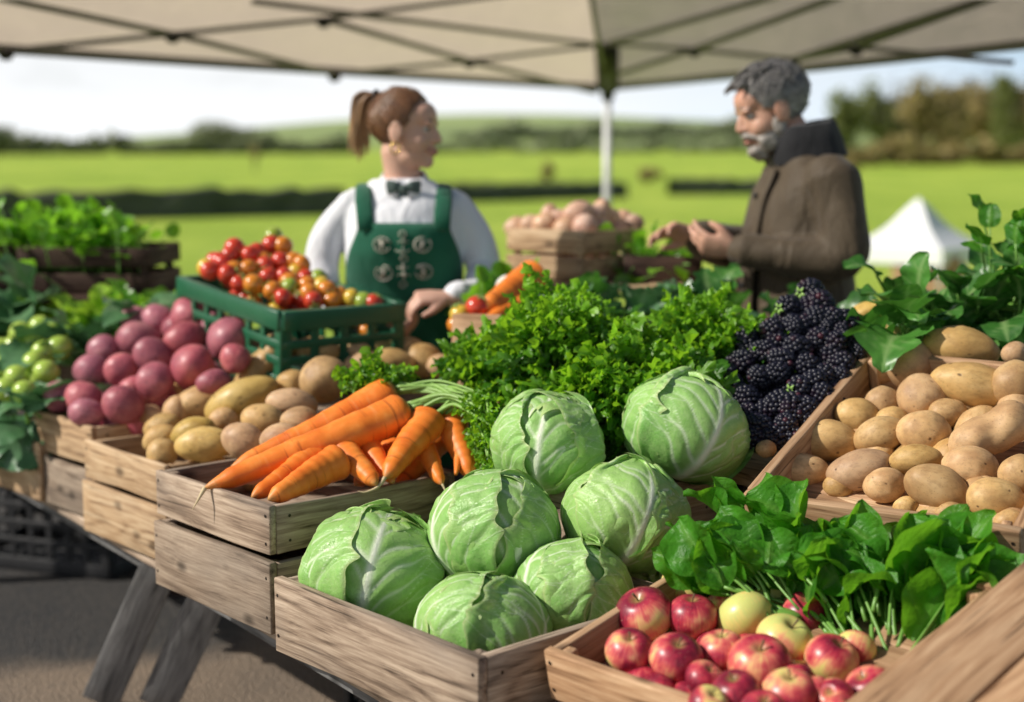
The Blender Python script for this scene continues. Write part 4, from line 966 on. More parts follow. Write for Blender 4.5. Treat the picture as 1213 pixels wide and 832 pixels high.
# ------------------------------------------------------------------ leaves
def leaf_grid(L,W,shape,curl=.6,cup=.25,rip=.05,nu=12,nv=7,seed=0,twist=0.0):
    r=np.random.default_rng(seed); u=np.linspace(0,1,nu)[:,None]*np.ones((1,nv)); v=np.ones((nu,1))*np.linspace(-1,1,nv)[None]
    w=shape(u)*W; a=curl*u; x=np.where(abs(curl)>1e-3,np.sin(a)/curl if abs(curl)>1e-3 else u,u)*L; z=-(1-np.cos(a))/(curl if abs(curl)>1e-3 else 1)*L
    y=v*w; h=cup*np.abs(v)**1.6*w+rip*W*np.sin(u*13+v*2.5+r.random()*6)*np.abs(v)**1.5+.03*W*np.sin(u*23+r.random()*6)*v
    P=np.stack([x+h*np.sin(a),y,z+h*np.cos(a)],-1)
    if twist: 
        c,s=np.cos(twist*u),np.sin(twist*u); P=np.stack([P[...,0],P[...,1]*c-P[...,2]*s*0-0,P[...,2]+P[...,1]*s],-1)
    vein=np.exp(-(v/.10)**2)*(1-.5*u); k=np.abs(np.mod(u*6.5-np.abs(v)*1.6,1)-.5); vein=np.maximum(vein,.5*np.exp(-(k/.09)**2)*(np.abs(v)>.05)*(1-np.abs(v)*.5))
    idx=np.arange(nu*nv).reshape(nu,nv); Q=np.stack([idx[:-1,:-1],idx[1:,:-1],idx[1:,1:],idx[:-1,1:]],-1).reshape(-1,4)
    return P.reshape(-1,3),Q,vein.ravel()
sh_spoon=lambda u: np.sin(PI*np.clip(u*.97+.03,0,1)**.85)**.75
sh_round=lambda u: np.sin(PI*np.clip(u*.98+.02,0,1)**.75)**.55
sh_lance=lambda u: np.sin(PI*u**.7)**.9
sh_lobed=lambda u: np.sin(PI*u**.75)**.7*(1+.28*np.cos(u*19))
def add_leaf(G,base,d,up,L,W,shape,curl=.6,cup=.25,rip=.05,shade=.5,mat=0,nu=12,nv=7,seed=None,roll=0.0):
    seed=int(RNG.integers(10**6)) if seed is None else seed
    P,Q,vein=leaf_grid(L,W,shape,curl,cup,rip,nu,nv,seed); B=basis(d,up)@rotx(roll)
    D=np.zeros((len(P),4)); D[:,0]=np.clip(shade+.12*np.sin(P[:,0]/L*3),0,1); D[:,1]=vein
    G.add(P@B.T+np.asarray(base),Q,None,mat,D,P+RNG.uniform(-3,3,3))
    return base+B@np.array([0,0,0])
def curve_pts(a,d,L,droop=.3,n=8):
    d=norm(d); u=np.linspace(0,1,n)[:,None]; return np.asarray(a)+d*L*u-np.array([0,0,1])*droop*L*u**2

def leafy_bunch(name,label,cat,root_pt,n,spread,L,W,shape,lm,sm,stem=(.08,.2),dirc=(0,0,1),curl=(.4,1.2),cup=.25,rip=.06,shade=(.2,.9),seed=1,stemr=.003,group=None,jit=.02,droop=.25,nu=12,nv=7,emax=1.9):
    global RNG
    rg=np.random.default_rng(seed); root=empty(name,tuple(root_pt)); tag(root,label,cat,group); GL=Geo(); GS=Geo(); B=basis(dirc,(0,1,.1))
    for i in range(n):
        a=rg.random()*6.28; e=abs(rg.normal())*spread if rg.random()<.5 else rg.random()**.5*spread*1.5; e=min(e,emax)
        d=B@np.array([math.cos(e),math.sin(e)*math.cos(a),math.sin(e)*math.sin(a)]); d=norm(d+np.array([0,0,.08]))
        b=rg.normal(size=3)*jit*np.array([1,1,.3]); sl=rg.uniform(*stem)*(1-.25*e/1.9); pts=curve_pts(b,d,sl,droop*e,7); k=stemr*(.7+.5*rg.random())
        tube(GS,pts,np.linspace(k*1.25,k*.7,7),6)
        dd=norm(pts[-1]-pts[-2]); f=rg.uniform(.7,1.15)
        add_leaf(GL,pts[-1],dd,np.array([0,0,1.])+rg.normal(size=3)*.35,L*f,W*f,shape,rg.uniform(*curl),cup*rg.uniform(.3,1.5),rip*rg.uniform(.5,1.6),rg.uniform(*shade),0,nu,nv,int(rg.integers(10**6)),rg.normal()*.35)
    add_ell(GS,(0,0,-.006),(jit*1.6+.004,jit*1.6+.004,.014),None,10,6)
    GL.build('foliage',M[lm],root)
    if len(GS.V): GS.build('stalks',M[sm],root)
    return root

# spinach across the back half of the apple crate: bundles lying with their roots to the front
SPL=plane3((1040,775,2.12),(790,650,2.38),(1180,690,2.24))
def spinach(label,poly,root_px,n,seed,L=.108,W=.040):
    rg=np.random.default_rng(seed); rt=on_plane(*root_px,SPL)-SPL[1]*.035; root=empty('spinach_bunch',tuple(rt)); tag(root,label,'spinach','spinach bunches on the apple crate'); GL=Geo(); GS=Geo(); poly=np.array(poly,float)
    for i in range(n):
        q=poly[rg.choice(len(poly),3,replace=False)].T@rg.dirichlet([1.1]*3); lay=rg.random()**1.2
        p=on_plane(q[0],q[1],SPL)+SPL[1]*(.055*(1-lay)-.055*lay)-rt
        out=norm(p+np.array([0,0,.05])+rg.normal(size=3)*.03); dl=norm(out*.75+np.array([rg.normal()*.35,-.25+rg.normal()*.3,.45+rg.normal()*.3])); f=rg.uniform(.7,1.2)
        base=p-dl*L*f*.45; st=rg.normal(size=3)*np.array([.014,.014,.004]); mid=(base+st)/2+np.array([0,0,.02])-dl*.02
        t_=np.linspace(0,1,9)[:,None]; pts=(1-t_)**2*st+2*t_*(1-t_)*mid+t_**2*base; k=.0033*(.7+.5*rg.random())
        if i%5<2: tube(GS,pts,np.linspace(k*1.3,k*.75,9),6)
        else: tube(GS,pts[4:],np.linspace(k,k*.75,5),6)
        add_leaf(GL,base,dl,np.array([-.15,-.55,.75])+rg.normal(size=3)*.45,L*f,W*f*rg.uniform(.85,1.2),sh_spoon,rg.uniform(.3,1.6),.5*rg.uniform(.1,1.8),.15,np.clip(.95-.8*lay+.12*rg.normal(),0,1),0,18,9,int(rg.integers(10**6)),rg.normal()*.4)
    add_ell(GS,(0,0,0),(.03,.03,.010),None,10,6)
    GL.build('foliage',M['spinach'],root); GS.build('stalks',M['spinach_stem'],root)
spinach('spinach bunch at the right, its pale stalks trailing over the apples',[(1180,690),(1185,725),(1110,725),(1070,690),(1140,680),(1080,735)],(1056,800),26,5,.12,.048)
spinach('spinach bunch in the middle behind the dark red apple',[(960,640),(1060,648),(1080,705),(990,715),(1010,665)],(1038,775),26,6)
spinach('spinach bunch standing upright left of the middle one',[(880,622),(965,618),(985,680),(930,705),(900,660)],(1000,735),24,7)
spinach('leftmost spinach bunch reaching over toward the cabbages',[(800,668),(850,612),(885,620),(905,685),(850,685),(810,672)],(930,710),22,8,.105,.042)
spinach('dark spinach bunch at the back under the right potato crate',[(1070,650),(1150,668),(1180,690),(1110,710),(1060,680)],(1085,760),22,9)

# curly parsley
def leaflet(rg,s,frill=.28):
    n=25; a=np.linspace(-2.1,2.1,n); lob=.55+.30*np.cos(a*2.86)**2*np.sign(np.cos(a*2.86)+.2)+.16*np.abs(np.cos(a*6.5+rg.random()))-.12*np.abs(a/2.1); lob=np.clip(lob,.22,1.1)
    ru=.22*frill/.28
    rim=np.stack([lob*np.cos(a)*1.05+.15,lob*np.sin(a)*.95,ru*np.sin(a*5+rg.random()*6)+ru*.5*rg.normal(size=n)-.10*lob],-1)
    midr=np.stack([.55*lob*np.cos(a)+.08,.55*lob*np.sin(a),.10+.05*rg.normal(size=n)],-1)
    V=np.concatenate([[[-.1,0,0]],midr,rim])*s
    T=[[0,1+i,2+i] for i in range(n-1)]; Q=[[1+i,1+n+i,2+n+i,2+i] for i in range(n-1)]
    ve=np.concatenate([[.9],np.where(np.arange(n)%6==0,.45,.0),np.zeros(n)]); return V,Q,T,ve
def parsley(label,base,rx,ry,h,nf,seed,ls=.020,name='parsley_bunch',mat='parsley',frill=.28,dome=1.0,group='parsley bunches'):
    rg=np.random.default_rng(seed); root=empty(name,tuple(base)); tag(root,label,'parsley',group); GL=Geo(); GS=Geo()
    for i in range(nf):
        a=rg.random()*6.28; q=rg.random()**.55; prof=h*math.sqrt(max(.02,1-(q*.93)**2))*(1+.16*math.sin(a*3+seed)+.07*rg.normal()); lay=rg.random()
        e=np.array([math.cos(a)*rx*q,math.sin(a)*ry*q,prof*(1-.55*lay**2)])
        b=np.array([e[0]*.25,e[1]*.25,0]); m=(b+e)/2+np.array([0,0,.06*h])
        if i%2==0: tube(GS,[b,m,e],[.0022,.0017,.0012],5)
        out=norm(e-b+np.array([0,-.02,.0])+rg.normal(size=3)*.05); nrm=norm(np.array([e[0]/rx*.5,e[1]/ry*.5-.25,.9])+rg.normal(size=3)*.33); B=basis(norm(out*.6+np.array([e[0]/rx,e[1]/ry,.1])*.7+rg.normal(size=3)*.3),nrm); f=.65+.6*rg.random(); top=np.clip(e[2]/h,0,1)
        tube(GS,[e-B[:,0]*ls*f*.9,e+B[:,0]*ls*f*.9],[.0011,.0006],4)
        for (u,v,ang,sc) in ((1.0,0,0,1.05),(.35,.55,.85,.85),(.35,-.55,-.85,.85),(-.55,.75,1.25,.72),(-.55,-.75,-1.25,.72)):
            ca,sa=math.cos(ang),math.sin(ang); dl=norm(B@np.array([ca,sa,.12*rg.normal()-.12])); V,Q,T,ve=leaflet(rg,ls*f*sc,frill)
            BB_=basis(dl,B[:,2]+rg.normal(size=3)*.22); pos=e+B[:,0]*ls*f*u+B[:,1]*ls*f*v
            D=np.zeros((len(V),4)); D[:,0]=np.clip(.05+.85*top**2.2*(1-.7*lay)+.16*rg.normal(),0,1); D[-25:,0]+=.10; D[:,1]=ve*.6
            GL.add(V@BB_.T+pos,Q,T,0,D,V+rg.uniform(-2,2,3))
    GL.build('foliage',M[mat],root); GS.build('stalks',M['parsley_stem'],root); return root
def pb(px,py,y): return at(px,py,y=y)
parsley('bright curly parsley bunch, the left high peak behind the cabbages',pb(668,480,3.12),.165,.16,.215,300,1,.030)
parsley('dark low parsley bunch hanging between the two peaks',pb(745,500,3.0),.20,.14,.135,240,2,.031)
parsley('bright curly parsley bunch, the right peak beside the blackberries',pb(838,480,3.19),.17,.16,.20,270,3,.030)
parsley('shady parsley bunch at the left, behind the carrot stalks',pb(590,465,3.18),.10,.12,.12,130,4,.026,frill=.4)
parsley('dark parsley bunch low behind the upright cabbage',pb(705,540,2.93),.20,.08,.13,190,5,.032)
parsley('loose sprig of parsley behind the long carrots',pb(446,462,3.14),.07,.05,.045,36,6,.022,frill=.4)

# ------------------------------------------------------------------ carrots
def carrot(label,crown,tip,Rr,sag=.0,seed=0,tail=None,stalks=None,fork=None,side=0.0):
    rg=np.random.default_rng(seed); a=np.asarray(crown,float); b=np.asarray(tip,float); L=np.linalg.norm(b-a); d=(b-a)/L; n=44
    u=np.linspace(0,1,n); sd_=norm(np.cross(d,[0,0,1])); pts=a+np.outer(u,b-a)+np.outer(np.sin(PI*u),[0,0,-sag])+np.outer(np.sin(PI*u**1.2),sd_*side)+np.outer(np.sin(u*7+rg.random()*6)*u*(1-u),sd_*.012*L/.3)
    rad=Rr*1.22*(.34+.66*np.clip(1-u,0,1)**.75)*(1-.35*np.exp(-(u/.022)**2))*np.clip((1-u)/.12+.05,0,1)**.55
    rad*=1+.018*np.sin(u*60+rg.random()*6)+.02*np.sin(u*24+rg.random()*6)
    rel=pts-a; G=Geo(); seg=24; tan=np.gradient(rel,axis=0); V=[];gr=[];D=[]
    off=rg.uniform(-6,6,3)
    for i in range(n):
        B=basis(tan[i],(0,0,1)); an=np.arange(seg)*2*PI/seg; rr=rad[i]*(1+.03*np.sin(2*an+rg.random())*0+.025*np.sin(3*an+seed))
        V.append(rel[i]+np.outer(np.cos(an)*rr,B[:,1])+np.outer(np.sin(an)*rr,B[:,2])); gr.append(np.column_stack([np.full(seg,u[i]*L),np.cos(an)*rad[i],np.sin(an)*rad[i]])+off)
        D.append(np.tile([max(0,(u[i]-.93)/.07)*.7,max(0,1-u[i]/.02)*.7,0,0],(seg,1)))
    V=np.concatenate(V); Q=[[i*seg+j,i*seg+(j+1)%seg,(i+1)*seg+(j+1)%seg,(i+1)*seg+j] for i in range(n-1) for j in range(seg)]
    V=np.concatenate([V,[rel[0]+d*.004,rel[-1]]]); k=n*seg; T=[[k,(j+1)%seg,j] for j in range(seg)]+[[k+1,(n-1)*seg+j,(n-1)*seg+(j+1)%seg] for j in range(seg)]
    G.add(V,Q,T,0,np.concatenate([np.concatenate(D),[[0,.8,0,0],[.7,0,0,0]]]),np.concatenate([np.concatenate(gr),[off,off]]))
    if fork is not None:
        f0=pts[int(n*.55)]-a; f1=np.asarray(fork)-a; uu=np.linspace(0,1,12)[:,None]; tube(G,f0+(f1-f0)*uu,Rr*.52*(1-.8*uu[:,0]),14)
    o=G.build('carrot',M['carrot'],loc=a); tag(o,label,'carrot','carrots in the upper crate')
    if tail is not None:
        G=Geo(); tp_=np.array([b-a]+[np.asarray(q)-a for q in tail]); t=np.linspace(0,len(tp_)-1,16); P=np.stack([np.interp(t,range(len(tp_)),tp_[:,c]) for c in range(3)],1)
        for _ in range(3): P[1:-1]=(P[:-2]+2*P[1:-1]+P[2:])/4
        tube(G,P,np.linspace(Rr*.14,.0005,16),6); G.build('root_hair',M['root'],o)
    if stalks:
        G=Geo(); GL=Geo()
        for q in range(stalks[0]):
            pth=[a+rg.normal(size=3)*Rr*.25]+[np.asarray(p_)+rg.normal(size=3)*stalks[2]*(j+1) for j,p_ in enumerate(stalks[1])]; pth=np.array(pth)-a
            t=np.linspace(0,len(pth)-1,22); P=np.stack([np.interp(t,range(len(pth)),pth[:,c]) for c in range(3)],1)
            for _ in range(5): P[1:-1]=(P[:-2]+2*P[1:-1]+P[2:])/4
            tube(G,P,np.linspace(.0052,.0018,22)*(.7+.6*rg.random()),6)
            for j in range(12):
                pp=P[13+int(rg.integers(9))]; 
                V_,Q_,T_,ve=leaflet(rg,.012*(.5+rg.random()),.4); B=basis(rg.normal(size=3)+norm(P[-1]-P[-3]),rg.normal(size=3)); DD=np.zeros((len(V_),4)); DD[:,0]=.2+.5*rg.random()
                GL.add(V_@B.T+pp+rg.normal(size=3)*.012,Q_,T_,0,DD,V_+rg.uniform(-2,2,3))
        G.build('stalks',M['parsley_stem'],o); GL.build('foliage',M['parsley'],o)
    return o
A_=lambda x,y,d: at(x,y,y=d)
carrot('thick long carrot lying on top, nearest to the camera, tip over the rim',A_(482,487,2.98),A_(243,578,2.80),.036,.0,1,[A_(236,590,2.79),A_(228,604,2.79)],(12,[A_(530,466,2.98),A_(578,486,2.90),A_(590,540,2.82)],.006),side=-.004)
carrot('long carrot lying just behind the thick one on top',A_(467,463,3.08),A_(272,556,2.93),.031,.004,2,[A_(250,575,2.9)],(11,[A_(520,458,3.06),A_(572,474,2.95),A_(596,512,2.86)],.007))
carrot('short carrot lying under the long ones, upper of the two at the left',A_(385,533,2.90),A_(298,590,2.75),.027,.0,3)
carrot('stubby fat carrot at the front rim under the long ones',A_(403,545,2.85),A_(318,592,2.70),.031,.0,4)
carrot('carrot with its blunt tip pointing at the front rim, middle of the crate',A_(396,522,2.93),A_(446,574,2.79),.029,.0,5)
carrot('small carrot tucked behind the blunt one',A_(425,512,2.97),A_(466,572,2.83),.024,.0,6)
carrot('fat carrot with a long hairy root hanging over the front rim',A_(510,496,2.98),A_(456,566,2.81),.033,.0,7,[A_(448,578,2.79),A_(432,584,2.78),A_(424,582,2.78)],(5,[A_(545,474,2.96),A_(580,510,2.86)],.007))
carrot('little carrot with a forked hairy tip near the right end',A_(497,520,2.97),A_(524,574,2.84),.021,.0,8,[A_(528,582,2.83),A_(520,588,2.83)])
carrot('rightmost carrot with a forked leg, hanging down by the parsley',A_(532,488,3.02),A_(557,566,2.88),.030,-.0,9,None,(4,[A_(562,474,2.98),A_(588,525,2.86)],.007),fork=A_(540,562,2.87))
for i,(x,y,d,x2,y2) in enumerate([(350,530,3.0,290,572),(470,530,3.0,420,575),(520,520,3.05,470,580),(430,510,3.08,360,565)]):
    carrot('carrot half buried beneath the top layer of carrots',A_(x,y,d+.02),A_(x2,y2,d-.10),.026,.0,20+i); 
parsley('carrot greens drooping over the right end of the carrot crate',pb(578,560,2.93),.05,.05,.10,55,8,.014,'carrot_greens','parsley',.5)

# ------------------------------------------------------------------ right: dark leafy greens behind the potatoes
leafy_bunch('leafy_greens','dark leafy greens with pale ribs drooping behind the potato crate','greens',at(1112,402,y=3.32),46,.75,.115,.050,sh_round,'chard','spinach_stem',(.05,.16),(-.2,-.5,.8),(.5,1.7),.25,.10,(.1,.9),31,.004,'greens behind the right crate',.05,.3,16,9)
leafy_bunch('leafy_greens','dense dark greens at the right edge behind the potato crate','greens',at(1195,398,y=3.27),54,.8,.115,.048,sh_round,'chard','spinach_stem',(.06,.20),(.05,-.35,.9),(.5,1.6),.25,.10,(.1,.9),32,.004,'greens behind the right crate',.06,.3,16,9)
leafy_bunch('leafy_greens','tall leafy sprig with small leaves at the top right','greens',at(1215,360,y=3.3),22,.5,.07,.030,sh_round,'spinach','spinach_stem',(.10,.24),(-.1,-.1,1),(.3,1.2),.25,.10,(.2,1),33,.003,'greens behind the right crate',.05)
leafy_bunch('leafy_greens','pale ribbed leaf plant between the blackberries and the potatoes','greens',at(1072,408,y=3.12),9,.8,.15,.060,sh_lobed,'chard','spinach_stem',(.02,.07),(-.5,-.6,.5),(.6,1.6),.3,.12,(.6,1),34,.004,'greens behind the right crate',.01,.2,18,11)
PL=plane3((1020,390,3.15),(1060,420,3.08),(1040,370,3.3))
for (x,y,a,b,g) in [(1030,372,28,14,-15),(1050,395,24,14,-10),(1035,412,22,13,0)]: put('yp',POT['yellow'],x,y,a,b,g,PL,'potato')
label_heap('yp','yellow potato','the few behind the blackberries','potato','yellow potatoes behind the blackberries',3)
o=put('behind',POT['tan'],908,532,12,10,0,plane3((908,532,2.8),(950,532,2.8),(908,500,2.95)),'potato'); tag(o,'single small potato wedged below the blackberries beside the crate','potato')
crate(at(1010,440,z=.79)[:2]+np.array([.06,.16]),-39,.62,.30,.785,.17,'wood_warm','light crate of leafy greens behind the right potato crate',tb=.016)
# ------------------------------------------------------------------ far left produce
K=dict(nu=14,nv=8)
leafy_bunch('collard_greens','dark blue green collard leaves hanging over the far left crate','greens',at(80,500,y=3.84),16,.8,.15,.065,sh_round,'collard','spinach_stem',(.02,.08),(-.35,-.5,.7),(.7,1.7),.15,.07,(.1,.8),41,.005,'collards',.05,.2,**K)
leafy_bunch('collard_greens','second clump of dark collard leaves at the left edge','greens',at(8,508,y=3.95),13,.8,.15,.065,sh_round,'collard','spinach_stem',(.02,.08),(-.2,-.5,.7),(.7,1.7),.15,.07,(.1,.8),42,.005,'collards',.05,.2,**K)
leafy_bunch('collard_greens','striped dark leaves just behind the pink potatoes','greens',at(185,385,y=4.25),16,.8,.17,.05,sh_lance,'collard','spinach_stem',(.02,.08),(.3,-.3,.8),(.9,1.9),.2,.08,(.3,1),43,.005,'collards',.06,.2,**K)
leafy_bunch('collard_greens','grey green rib leaf plant left of the pink potatoes','greens',at(98,425,y=4.1),15,.7,.16,.055,sh_lobed,'collard','spinach_stem',(.02,.08),(0,-.4,.9),(.5,1.5),.2,.1,(.5,1),44,.005,'collards',.04,.2,**K)
leafy_bunch('collard_greens','bluish leaves in the shade under the dark herb crate','greens',at(15,402,y=4.35),16,.8,.20,.085,sh_round,'collard','spinach_stem',(.02,.08),(0,-.3,.8),(.6,1.6),.2,.1,(.2,.8),45,.005,'collards',.06,.2,**K)
leafy_bunch('lettuce','bright yellow green lettuce above the pale tomatoes','lettuce',at(80,400,y=4.4),22,.8,.10,.05,sh_round,'lettuce','spinach_stem',(.02,.08),(0,-.2,.9),(.4,1.4),.4,.15,(.2,1),46,.004,'lettuces',.05,.2)
leafy_bunch('lettuce','second bright lettuce behind the rib leaf plant','lettuce',at(125,385,y=4.35),22,.8,.09,.045,sh_round,'lettuce','spinach_stem',(.02,.07),(0,-.2,.9),(.4,1.4),.4,.15,(.1,.8),47,.004,'lettuces',.05,.2)
leafy_bunch('lettuce','yellow green leaves on the right of the second lettuce','lettuce',at(160,375,y=4.4),18,.8,.10,.04,sh_round,'herb','spinach_stem',(.02,.07),(0,-.2,.9),(.4,1.4),.4,.15,(.3,1),48,.004,'lettuces',.05,.2)
PL=plane3((5,445,3.86),(70,435,3.86),(40,385,4.15))
LM=[]
V,Q,T=sph(20,14)
for s in (1,2): 
    G=Geo(); G.add(V*(1+.05*nz(V,s,2))[:,None]*[.036,.036,.033],Q,T); LM.append(G.mesh('green_tomato',M['lime']))
for i,(x,y) in enumerate([(5,435),(20,447),(18,412),(40,405),(25,395),(52,418),(60,395),(40,430),(8,462),(55,440),(70,412),(48,388),(2,415),(30,465)]):
    p=on_plane(x,y,PL); o=bpy.data.objects.new('green_tomato',LM[i%2]); COL.objects.link(o); o.location=p; o.rotation_euler=RNG.uniform(0,6,3); HEAPS.setdefault('lime',[]).append((o,x,y,12))
label_heap('lime','pale green tomato','the heap at the left edge','tomato','pale green tomatoes',4)
# far left stand with the dark herb crate
ps=at(60,347,y=4.58); FZ=ps[2]
fs=empty('side_table',(ps[0]-.02,4.86,0)); tag(fs,'dark table under the herb crate at the far left','table')
G=Geo(); 
for k in range(4): board(G,1.5,.024,.20,(-.25,-.30+.205*k,FZ-.016),None,0)
G.build('tabletop',[M['wood_dark']],fs)
for x in (-.9,.42):
    for y in (-.33,.33): G=Geo(); board(G,FZ-.03,.06,.06,(x,y,(FZ-.03)/2),None,2); G.build('leg',[M['wood_dark']],fs)
pc=at(22,345,y=4.57); crate(pc[:2],-3,.43,.34,FZ,.145,'wood_dark','dark brown slatted crate of bright herbs on the far left table',boards=2,tb=.018,gap=.022)
leafy_bunch('herb_bunch','bright green herbs heaped in the dark slatted crate','herbs',at(88,297,y=4.78)+np.array([0,0,-.04]),330,1.0,.060,.028,sh_round,'herb','spinach_stem',(.06,.16),(0,-.1,1),(.2,1.3),.3,.1,(.2,1),51,.0025,None,.10,.10,9,6,.85)
leafy_bunch('herb_bunch','herbs spilling at the left end of the dark slatted crate','herbs',at(26,298,y=4.78)+np.array([0,0,-.045]),160,1.0,.060,.026,sh_round,'herb','spinach_stem',(.06,.14),(-.2,-.1,1),(.2,1.3),.3,.1,(.2,1),52,.0025,None,.08,.10,9,6,.8)
crate(at(-60,345,y=4.59)[:2]+np.array([-.13,0]),-3,.34,.36,FZ,.155,'wood_dark','second dark slatted crate cut by the left edge',boards=2,tb=.018,gap=.03)

# ------------------------------------------------------------------ middle distance: back table, onions, tray of greens, roots
bt=empty('back_table',(.34,4.47,0),(0,0,math.radians(-3))); tag(bt,'pale back table behind the stall carrying the onion crate','table')
BZ=at(690,335,y=4.30)[2]; G=Geo()
for k in range(3): board(G,.80,.024,.16,(0,-.165+.165*k,BZ-.014),None,0)
G.build('tabletop',[M['wood_tan']],bt)
for x in (-.36,.36):
    for y in (-.2,.2): G=Geo(); board(G,BZ-.03,.06,.06,(x,y,(BZ-.03)/2),None,2); G.build('leg',[M['wood_tan']],bt)
pn=at(690,335,y=4.30); oc=fl_from_near(pn,-40,.30)
crate(oc,-40,.30,.30,BZ+.003,.152,'wood_tan','pale wooden crate of onions below the white pole',boards=2,tb=.014)
for i,(x,y,a,b,g) in enumerate([(612,273,13,14,90),(629,270,12,14,80),(646,268,13,14,90),(663,264,12,16,80),(684,256,13,18,70),(703,258,12,16,100),(720,262,13,14,90),(737,264,12,13,90),(750,268,11,13,80),(671,275,14,13,0),(692,272,14,14,0),(640,279,13,12,0),(714,275,12,12,0),(732,277,12,12,0),(622,281,12,12,0),(652,258,11,12,0),(712,252,11,13,0)]):
    yy=4.40+max((690-x)*.0021,(x-690)*.0036)+(.06 if y<266 else .0); put('onion',POT['onion'],x,y-3,a,b,g,plane3((x,y-3,yy),(x+10,y-3,yy),(x,y-13,yy)),'onion')
label_heap('onion','pinkish onion','the onion crate','onion','onions in the pale crate',2)
ocx=np.array([oc[0],oc[1],0])+dirs(-40)[0]*.15+dirs(-40)[1]*.15
for i in range(10):
    o=bpy.data.objects.new('onion',POT['onion'][i%6]); COL.objects.link(o); o.location=ocx+np.array([.085*math.cos(i*2.4),.085*math.sin(i*2.4),BZ+.07+.05*(i%2)]); o.scale=(.7,.66,.66); o.rotation_euler=RNG.uniform(0,6,3); tag(o,'onion half buried beneath the top layer of the onion crate','onion','buried onions')
pt2=at(738,330,y=4.33); crate(pt2[:2],-8,.235,.22,BZ+.003,.075,'wood_dark','dark tray of salad greens right of the onion crate',tb=.014)
leafy_bunch('salad_greens','bright salad leaves in the dark tray near the hands','greens',at(778,312,y=4.44)+np.array([0,0,-.02]),70,1.0,.055,.026,sh_round,'herb','spinach_stem',(.03,.10),(0,-.1,1),(.2,1.3),.3,.1,(.2,1),61,.0025,None,.07,.25,9,6)
leafy_bunch('salad_greens','green leaves left of the onion crate behind the carrots','greens',at(596,368,y=4.0),30,1.0,.06,.03,sh_round,'herb','spinach_stem',(.03,.10),(0,-.1,1),(.2,1.3),.3,.1,(.0,.7),62,.0025,None,.05,.25,9,6)
for i,(x,y,yy,n,lb,mt) in enumerate([(690,372,3.75,26,'dark kale clump behind the left parsley peak','chard'),(740,362,3.8,26,'dark kale clump between the parsley peaks','collard'),(810,355,3.85,24,'blue green kale clump behind the right parsley peak','collard'),(865,365,3.8,20,'dark kale clump under the man','chard')]):
    leafy_bunch('kale',lb,'kale',at(x,y+32,y=yy),n,.9,.105,.045,sh_lobed,mt,'spinach_stem',(.02,.09),(0,-.3,.9),(.5,1.6),.3,.14,(.1,.9),63+i,.004,'kale clumps',.06,.2)
crate(at(640,420,y=3.72)[:2]-np.array([.0,.02]),-30,.62,.26,.785,.13,'wood_grey','grey crate of kale hidden behind the parsley',tb=.016)
pr_=at(535,398,y=3.62); crate(pr_[:2],-20,.27,.22,HZ-.0,at(535,372,y=3.62)[2]-HZ,'wood_warm','orange brown crate of tomatoes and roots beside the woman',tb=.014)
for (x,y,r_,c,lb) in [(566,364,15,'red','shiny red tomato beside the womans hand'),(545,372,13,'yellow','yellow tomato in the crate beside the womans hand'),(541,385,12,'orange','orange tomato at the corner of the crate beside the woman'),(556,380,12,'red','lower red tomato in the crate beside the woman')]:
    p=at(x,y,y=3.68); s=r_*depth_of(p)/FPX/.02; o=bpy.data.objects.new('tomato',TM_[c]); COL.objects.link(o); o.location=p; o.scale=(s,)*3; o.rotation_euler=(.4,.2,x); tag(o,lb,'tomato')
carrot('big pale orange root lying behind the parsley beside the woman',A_(634,330,3.85),A_(572,366,3.66),.044,0,41)['category']='carrot'
carrot('orange root below the big pale root beside the woman',A_(620,362,3.75),A_(572,384,3.62),.032,0,42)
G=Geo(); V,Q,T=sph(24,16); rad=1+.25*np.clip(-V[:,2]-.6,0,1); G.add(V*rad[:,None]*.04,Q,T); tm=G.mesh('turnip',M['turnip'])
for (x,y,s,lb) in [(641,358,1.0,'white turnip right of the big orange root'),(601,340,.8,'small white turnip above the big orange root')]:
    o=bpy.data.objects.new('turnip',tm); COL.objects.link(o); o.location=at(x,y,y=3.8); o.scale=(s,s,s); tag(o,lb,'turnip')
# under the table: dim vegetables in the black crate
for i in range(12):
    o=bpy.data.objects.new('potato' if i%3 else 'green_tomato',POT['tan'][i%6] if i%3 else LM[0]); COL.objects.link(o); f1,f2=dirs(-54); q=np.array([-.42,3.45,0])+f1*(.05+.4*RNG.random())+f2*(.05+.24*RNG.random()); o.location=(q[0],q[1],.17+.05*RNG.random()); o.rotation_euler=RNG.uniform(0,6,3)
    tag(o,('dim potato' if i%3 else 'dim green tomato')+' in the black crate under the table','potato' if i%3 else 'tomato','vegetables under the table')
# brown box under the white tent
crate(tp[:2]+np.array([-.36,-.35]),-28+0,.66,.6,.01,.40,'wood_warm','brown wooden box under the small white tent',boards=3,tb=.02)
